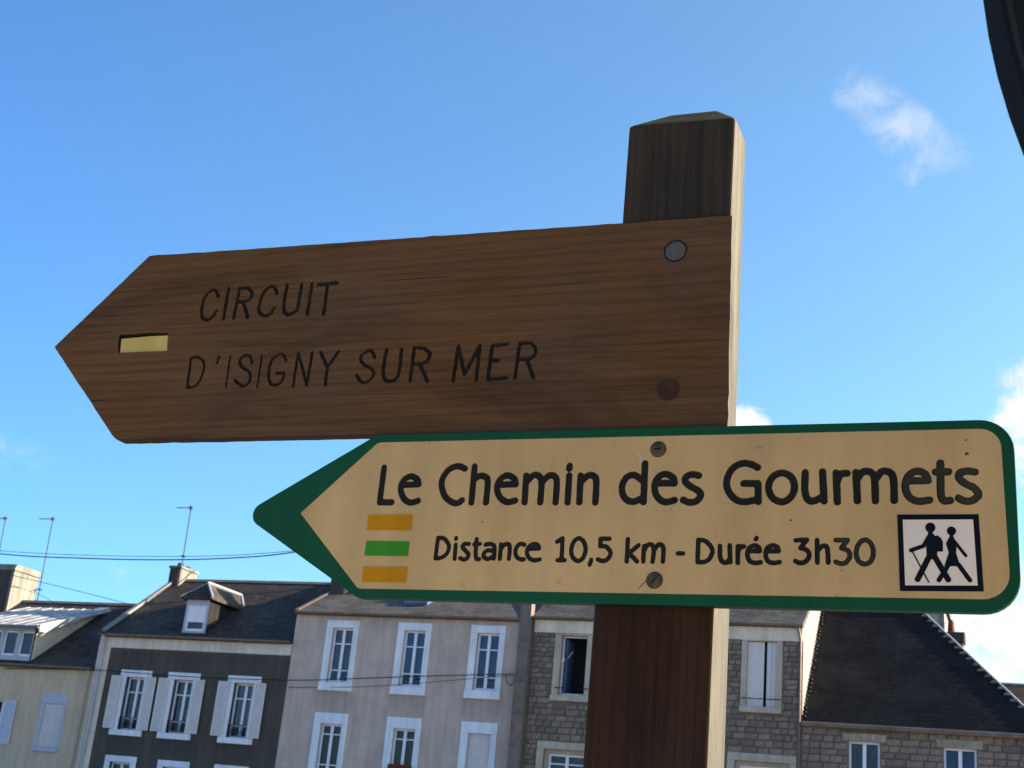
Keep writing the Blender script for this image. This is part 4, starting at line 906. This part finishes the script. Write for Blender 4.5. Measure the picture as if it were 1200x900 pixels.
def sign_paint(name, c, dirt=0.25, rough=0.45):
    mt, n, l, b = newmat(name)
    f = noise(n, l, 3.5, 6, 0.6, coords(n, l)); f2 = noise(n, l, 60, 4, 0.6, coords(n, l)); f3 = noise(n, l, 260, 2, 0.5, coords(n, l))
    f4 = noise(n, l, 4, 5, 0.6, coords(n, l, (3.5, 1, 0.35)))
    a = ramp(n, l, f, [(0.3, sc(c, 1 - dirt * 0.6)), (0.65, sc(c, 1.04))])
    st = ramp(n, l, f4, [(0.35, sc((1, 1, 1), 1 - dirt * 0.4)), (0.6, (1, 1, 1))])
    sp = ramp(n, l, f2, [(0.22, sc((1, 1, 1), 1 - dirt)), (0.34, (1, 1, 1))])
    l.new(mixc(n, l, 1.0, mixc(n, l, 1.0, a, st, 'MULTIPLY'), sp, 'MULTIPLY'), b.inputs['Base Color']); b.inputs['Roughness'].default_value = rough
    b.inputs['Specular IOR Level'].default_value = 0.07
    bump(n, l, b, f3, 0.06, 0.0006)
    return mt
M['beige'] = sign_paint('beige_laminate', (0.59, 0.348, 0.139), 0.34)
M['green'] = sign_paint('dark_green_laminate', (0.0085, 0.068, 0.027), 0.2, 0.4)
M['green_edge'] = sign_paint('shaded_green_edge', (0.004, 0.026, 0.012), 0.3, 0.6)  # darker green, shade on the board's edges put into the colour
M['under'] = wood('shaded_underside', (0.028, 0.013, 0.006), 'x', 1.0, 0.4, 0.2, seed=4.4)  # darker wood copy, shade below the board put into the colour
M['letter'] = sign_paint('black_groove_paint', (0.022, 0.018, 0.014), 0.5, 0.5)
M['letter_wall'] = sign_paint('groove_wall_paint', (0.05, 0.035, 0.018), 0.5, 0.5)
M['letter_worn'] = sign_paint('worn_groove_paint', (0.05, 0.042, 0.028), 0.6, 0.6)
M['yellow'] = sign_paint('yellow_sticker', (0.56, 0.215, 0.002), 0.35, 0.35)
M['sticker_green'] = sign_paint('green_sticker', (0.046, 0.23, 0.015), 0.3, 0.35)
M['pale_yellow'] = sign_paint('faded_yellow_paint', (0.60, 0.39, 0.105), 0.35, 0.6)
M['black_print'] = sign_paint('black_sticker', (0.006, 0.006, 0.009), 0.3, 0.35)
M['white_print'] = sign_paint('white_sticker', (0.80, 0.62, 0.46), 0.12, 0.35)
M['screw'] = plain('dull_screw', (0.08, 0.052, 0.03), 0.6, 0.2, 0.4, 80)
M['screw_grey'] = plain('grey_bolt', (0.085, 0.074, 0.06), 0.7, 0.0, 0.25, 60)
M['plug'] = plain('red_brown_plug', (0.05, 0.017, 0.009), 0.7, 0, 0.3, 60)

def disc(cx, cz, r, y0, y1, y_edge=None, n=28, wob=0.0):
    """round head: rim from y1 to y_edge, dome to y0"""
    mb = MB(); rings = []
    for rr, y in ((r, y1), (r, y_edge if y_edge is not None else y0), (r * 0.86, y0 + 0.35 * ((y_edge or y0) - y0)), (r * 0.5, y0)):
        rings.append([S(cx + rr * (1 + wob * math.sin(3 * 2 * math.pi * k / n)) * math.cos(2 * math.pi * k / n), y, cz + rr * math.sin(2 * math.pi * k / n)) for k in range(n)])
    vs = [p for q in rings for p in q]; fs = []
    for i in range(3):
        for k in range(n): fs.append((i * n + k, i * n + (k + 1) % n, (i + 1) * n + (k + 1) % n, (i + 1) * n + k))
    fs += [tuple(range(n)), tuple(range(3 * n, 4 * n))]
    return mb.solid(vs, fs)

# --- wooden post, rebated for the upper board, weathered pyramid top
post = empty('wooden_post', S(368, 45, -2060), 'dark square wooden post with one sunlit side, carrying both direction signs', 'post')
PX0, PX1, PF_ = 300.0, 436.5, 12.0
pb = MB()
def dep(z): return PF_ + 62 + (403 - z) * 0.02
ZB = -2150
lev = [(ZB, PF_), (2.5, PF_), (2.5, 30.0), (272.0, 30.0), (272.0, PF_), (405.5, PF_)]
n = len(lev)
tilt = lambda x: (x - PX0) / (PX1 - PX0) * -5.0
def pv(x, y, z): return S(x, y, z + (tilt(x) + 3 if z > 400 else 0) + (-(x - PX0) * 0.025 if abs(z - 272) < 1 else 0))
Lf = [pv(PX0, y, z) for z, y in lev]; Rf = [pv(PX1, y, z) for z, y in lev]
Lb = [pv(PX0, dep(z), z) for z in (ZB, 405.5)]; Rb = [pv(PX1, dep(z), z) for z in (ZB, 405.5)]
V0 = Lf + Rf + Lb + Rb
iL, iR = 2 * n, 2 * n + 2
pb.solid(V0, [(i, n + i, n + i + 1, i + 1) for i in range(n - 2)] + [tuple(range(n)) + (iL + 1, iL), (iL, iL + 1, iR + 1, iR), (0, iL, iR, n)])
pb.cur = 1; pb.solid(V0, [tuple(range(n, 2 * n)) + (iR + 1, iR)])  # right side takes the paler wood with the sunlight painted in
pb.cur = 3; i = n - 2; pb.solid(V0, [(i, n + i, n + i + 1, i + 1)])
pb.cur = 2
r0, r1 = (345, PF_ + 32, 438), (405, PF_ + 30, 436)
tp = [V0[n - 1], V0[2 * n - 1], V0[iR + 1], V0[iL + 1], S(*r0), S(*r1)]
pb.solid(tp, [(0, 1, 5, 4), (1, 2, 5), (2, 3, 4, 5), (3, 0, 4)])
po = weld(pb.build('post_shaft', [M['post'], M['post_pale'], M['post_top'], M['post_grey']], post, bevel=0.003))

# --- upper board: carved brown wood
up = empty('direction_sign', S(0, 20, 140), 'brown wooden arrow board carved with CIRCUIT D\'ISIGNY SUR MER, bolted to post top', 'sign')
BF, BBK = 9.0, 29.0
bpts = [(-541.5, 150.5), (-408.0, 14.5), (-399, 7.5), (443.0, 3.6), (438.0, 268.0), (-405.9, 283.4)]
THIN = {8: 2.3, 9: 1.5, 11: 1.6, 7: 2.1, 10: 2.3, 12: 2.3, 13: 2.2, 14: 2.5, 15: 2.4, 20: 2.5}
carved = [groove_loops(g_, THIN.get(i, 2.75), 0.55) for i, (c_, g_) in enumerate(LINE_CARVED)]
slot = [(-430, 163), (-400, 162.6), (-382, 163.4), (-346.5, 161), (-345.5, 148), (-343, 134.2), (-426, 135.6), (-429.5, 150)]
slot_foot = [(x + (2 if x < -390 else -2), z + (1.5 if z < 150 else -1.5)) for x, z in slot]
def worn(pts, step=13.0, amp=0.2):
    out = []; rnd = random.Random(11); n = len(pts)
    for i in range(n):
        a, c_ = Vector(pts[i]), Vector(pts[(i + 1) % n]); L_ = (c_ - a).length; k = max(1, int(L_ / step)); d = (c_ - a).normalized(); nr = Vector((d.y, -d.x))
        for q in range(k):
            p = a.lerp(c_, q / k); e_ = 0 if q == 0 else rnd.gauss(0, amp) - (rnd.random() < 0.03) * 0.8
            out.append(tuple(p - nr * e_))
    return out
board = plate(worn(rounded(bpts, [1.5, 3, 3, 1.2, 1.2, 2], 3)), [r_ for lp in carved for r_, _ in lp] + [slot], BF, BBK).build('board', M['board'], up, fix=False)
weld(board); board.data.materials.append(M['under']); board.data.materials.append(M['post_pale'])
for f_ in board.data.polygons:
    if f_.normal.z < -0.6: f_.material_index = 1  # downward faces take the painted shade
    elif f_.normal.x > 0.8: f_.material_index = 2  # board end gets the same painted-in sunlight
M['carved_wall'] = plain('carved_groove_wall', (0.05, 0.024, 0.009), 0.9, 0, 0.4, 60)
for lp in carved: groove(lp, BF, 2.6, 'letter', M['carved'], up, M['carved_wall'])
groove([(slot, slot_foot)], BF, 6.0, 'slot', M['carved'], up)
ym = MB(); prism(ym, [(-427, 157.5), (-380, 158.8), (-346.8, 158.5), (-343.6, 135.2), (-424.5, 136.6)], BF + 2.2, BF + 6.5); ym.build('yellow_mark', M['pale_yellow'], up)
disc(371, 227, 14.6, BF - 0.25, BF + 3, BF - 0.15, wob=0.03).build('bolt_recess', M['carved'], up)
b1 = disc(371, 227, 12.4, BF - 1.6, BF + 4, BF - 0.4).build('bolt', M['screw_grey'], up, smooth=False)
b2 = disc(372, 49.8, 13.5, BF - 1.2, BF + 4, BF - 0.3, wob=0.05).build('wooden_plug', M['plug'], up)
# --- lower board: green-edged beige trail sign
lo = empty('trail_sign', S(300, 6, -100), 'beige arrow sign with green border reading Le Chemin des Gourmets', 'sign')
outer = rounded([(6, 1.8), (743, 0.7), (745.5, -200.6), (9.1, -202.3), (-171.5, -99.5)], [22, 34, 36, 16, 15], 8)
inner = rounded([(8.8, -8.6), (730.3, -9.2), (736.0, -187.2), (7.4, -190.8), (-86.8, -98.4)], [12, 21, 26, 10, 0.8], 7)
gbo = weld(plate(outer, [inner], 0.0, 12.3).build('green_board', M['green'], lo, fix=False))
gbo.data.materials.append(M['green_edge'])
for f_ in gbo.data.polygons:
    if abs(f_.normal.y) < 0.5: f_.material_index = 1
groove([(inner, inner)], 0.0, 4.2, 'panel_recess', M['green'], lo)
bv = gbo.modifiers.new('bevel', 'BEVEL'); bv.width = 0.0012; bv.segments = 2; bv.limit_method = 'ANGLE'; bv.angle_limit = R(50)
g1 = [groove_loops(g_, 4.05, 0.2) for c_, g_ in LINE_TOP]; g2 = [groove_loops(g_, 2.7, 0.18) for c_, g_ in LINE_LOW]
pin = [tuple(p) for p in inner]
panel = weld(plate(pin, [r_ for lp in g1 + g2 for r_, _ in lp], -0.3, 4.1).build('beige_panel', M['beige'], lo, fix=False))
for i, lp in enumerate(g1): groove(lp, -0.3, 1.9, 'letter', M['letter_worn'] if i >= 16 else M['letter'], lo, M['letter_wall'])
for i, lp in enumerate(g2): groove(lp, -0.3, 1.5, 'letter', M['letter_worn'] if i >= 22 else M['letter'], lo, M['letter_wall'])
def sticker(pts, mat, lab): 
    mb = MB(); prism(mb, pts, -0.75, 0.5); return tag(mb.build('colour_mark', mat, lo), lab)
sticker([(8.3, -100.6), (68.2, -100.1), (69.0, -119.7), (9.0, -119.5)], M['yellow'], 'upper yellow rectangle')
sticker([(10.2, -132.9), (68.1, -133.0), (68.8, -150.9), (10.6, -151.0)], M['sticker_green'], 'bright green rectangle')
sticker([(10.4, -164.3), (69.7, -163.7), (70.3, -182.5), (11.3, -182.9)], M['yellow'], 'lower yellow rectangle')
fr3 = MB(); prism(fr3, [(627.5, -100.8), (707.3, -100.5), (710.5, -179.6), (630.0, -180.8)], -0.75, 0.5); fr3.build('pictogram_frame', M['black_print'], lo)
fr3 = MB(); prism(fr3, [(633.1, -106.4), (702.0, -106.0), (704.9, -173.8), (635.2, -174.9)], -1.0, -0.5); fr3.build('pictogram_field', M['white_print'], lo)
def figure(polys, lines, heads):
    mb = MB(); k = 0
    for p in polys: prism(mb, p, -1.25 - 0.012 * k, -0.9); k += 1
    for pts, r in lines:
        path = [Vector(p) for p in pts]
        for a, b in zip(path, path[1:]): prism(mb, [tuple(q) for q in offset_outline([a, b], r, 8)], -1.25 - 0.012 * k, -0.9); k += 1
    for cx, cz, rx, rz in heads: prism(mb, [(cx + rx * math.cos(t * math.pi / 12), cz + rz * math.sin(t * math.pi / 12)) for t in range(24)], -1.25 - 0.012 * k, -0.9); k += 1
    return mb.build('hiker_figure', M['black_print'], lo)
figure([[(657.9, -120.8), (662.9, -120.8), (666.7, -126.0), (666.8, -142.9), (661.7, -148.0), (656.4, -144.9), (655.7, -129.9)],
        [(663.3, -123.8), (667.2, -122.8), (670.7, -125.6), (672.4, -129.7), (672.3, -139.7), (665.8, -139.7)]],
       [([(658.2, -125.2), (653.4, -134.0), (641.1, -138.6)], 2.1), ([(660.3, -142.0), (647.4, -168.6)], 2.9), ([(662.6, -142.0), (677.0, -168.4)], 2.9), ([(642.5, -139.9), (658.1, -171.2)], 0.7), ([(660.2, -118.5), (660.4, -123)], 2.2)],
       [(660.3, -114.7, 5.0, 5.2)])
figure([[(678.6, -124.5), (683.1, -124.4), (685.7, -133.4), (684.9, -140.8), (688.8, -154.5), (673.4, -154.7), (677.8, -140.9), (675.3, -131.2)]],
       [([(682.3, -127.2), (694.2, -143.7)], 1.6), ([(677.6, -153.0), (668.0, -169.0)], 2.3), ([(687.0, -152.8), (697.6, -168.6)], 2.3), ([(680.9, -120), (680.8, -126)], 1.8)],
       [(680.9, -118.2, 4.5, 4.7)])
for cx, cz, ang in ((367.0, -24.5, 0.1), (371.4, -174.3, 0.9)):
    b_ = disc(cx, cz, 8.3, -2.6, 2, -1.2, n=24).build('screw', M['screw'], lo)
    sl = MB(); ca, sa = math.cos(ang), math.sin(ang)
    prism(sl, [(cx + ca * a_ - sa * q, cz + sa * a_ + ca * q) for a_, q in ((-4.5, -0.9), (4.5, -0.9), (4.5, 0.9), (-4.5, 0.9))], -2.72, -2.3); sl.build('slot', M['carved'], b_)
    ws = disc(cx, cz, 9.6, -0.6, 1, -0.45, n=24).build('washer', M['screw'], lo)

# scratches and specks on the panel
M['scratch'] = plain('pale_scratch', (0.55, 0.47, 0.36), 0.8); M['speck'] = plain('dirt_speck', (0.10, 0.055, 0.025), 0.9)
def scuff(paths, r, mat):
    mb = MB(); k = 0
    for pts in paths:
        P = [Vector(p) for p in pts]
        for a, c_ in zip(P, P[1:]): prism(mb, [tuple(q) for q in offset_outline([a, c_], r, 6)], -0.42 - 0.01 * k, -0.2); k += 1
    return mb.build('scuff_mark', mat, lo)
for p_ in ([[344.0, -29.0], [347.0, -34.7], [346.4, -42.8]], [[347.1, -30.2], [348.7, -38.8]]): scuff([p_], 0.35, M['scratch'])
scuff([[[354.1, -183.6], [359.1, -178.3], [364.0, -172.0]]], 0.45, M['speck'])
for (x_, z_), r_ in zip([[696.7, -21.3], [697.2, -36.2], [518.1, -107.1], [159.4, -109.5], [571.3, -160.8]], (0.7, 1.5, 0.8, 0.6, 0.5)): scuff([[(x_ - 0.6, z_), (x_ + 0.5, z_ + 0.4)]], r_, M['speck'])

# ------------------------------------------------------------------ round road sign seen from behind, half out of view
rsn = empty('road_sign', (0.384, 0.868, 0.12), 'large round sign, black from behind, its curved edge against the sky', 'sign')
yw = R(22.15); ax = Vector((math.cos(yw), math.sin(yw), 0)); nn = Vector((-math.sin(yw), math.cos(yw), 0)); cc = Vector((0.384, 0.868, 2.138))
mb = MB(); N = 96; rings = []
for rr, d in ((0.0, 0.004), (0.4145, 0.004), (0.4145, -0.012), (0.419, -0.0145), (0.4215, -0.012), (0.4215, 0.010), (0.419, 0.0125), (0.0, 0.0125)):
    if rr == 0: rings.append([cc + nn * d]); continue
    rings.append([cc + ax * (rr * math.cos(2 * math.pi * k / N)) + Vector((0, 0, rr * math.sin(2 * math.pi * k / N))) + nn * d for k in range(N)])
vs = []; idx = []
for q in rings: idx.append(len(vs)); vs += [tuple(p) for p in q]
fs = []
for i in range(len(rings) - 1):
    a, b = idx[i], idx[i + 1]
    for k in range(N):
        k2 = (k + 1) % N
        if len(rings[i]) == 1: fs.append((a, b + k, b + k2))
        elif len(rings[i + 1]) == 1: fs.append((a + k, b, a + k2))
        else: fs.append((a + k, b + k, b + k2, a + k2))
mb.solid(vs, fs)
M['sign_back'] = plain('black_sign_back', (0.003, 0.003, 0.0035), 0.8, 0, 0.2, 5)
mb.build('disc', M['sign_back'], rsn, smooth=False)
MB().tube([(cc.x - nn.x * 0.05, cc.y - nn.y * 0.05, 0.0), (cc.x - nn.x * 0.05, cc.y - nn.y * 0.05, 2.5)], 0.038, 20).build('pole', M['zinc_dark'], rsn, smooth=True)
for z in (1.95, 2.3):
    bkt = MB(); p = cc - nn * 0.05
    bkt.extrude([tuple(p + ax * a_ + nn * b_ + Vector((0, 0, z - cc.z))) for a_, b_ in ((-0.09, 0.03), (0.09, 0.03), (0.09, 0.055), (-0.09, 0.055))], (0, 0, 0.04)); bkt.build('clamp', M['zinc_dark'], rsn)
# pole out of view that carries the two slanting cables
up_ = empty('utility_pole', (-42, 35.1, 0), 'wooden utility pole beyond the cream house', 'pole')
MB().tube([(-42, 35.1, -0.5), (-42, 35.1, 10.5)], 0.14, 10, 0.09).build('pole_shaft', M['post'], up_)
lm_ = empty('roof_mast', (-43, 40.33, 7.6), 'steel cable mast on the roof with the concrete chimney', 'mast')
MB().tube([(-43, 40.33, 7.4), (-43, 40.33, 11.3)], 0.04, 8).build('pole', M['zinc_dark'], lm_)
print('stones', n1, n2, 'objects', len(bpy.data.objects))
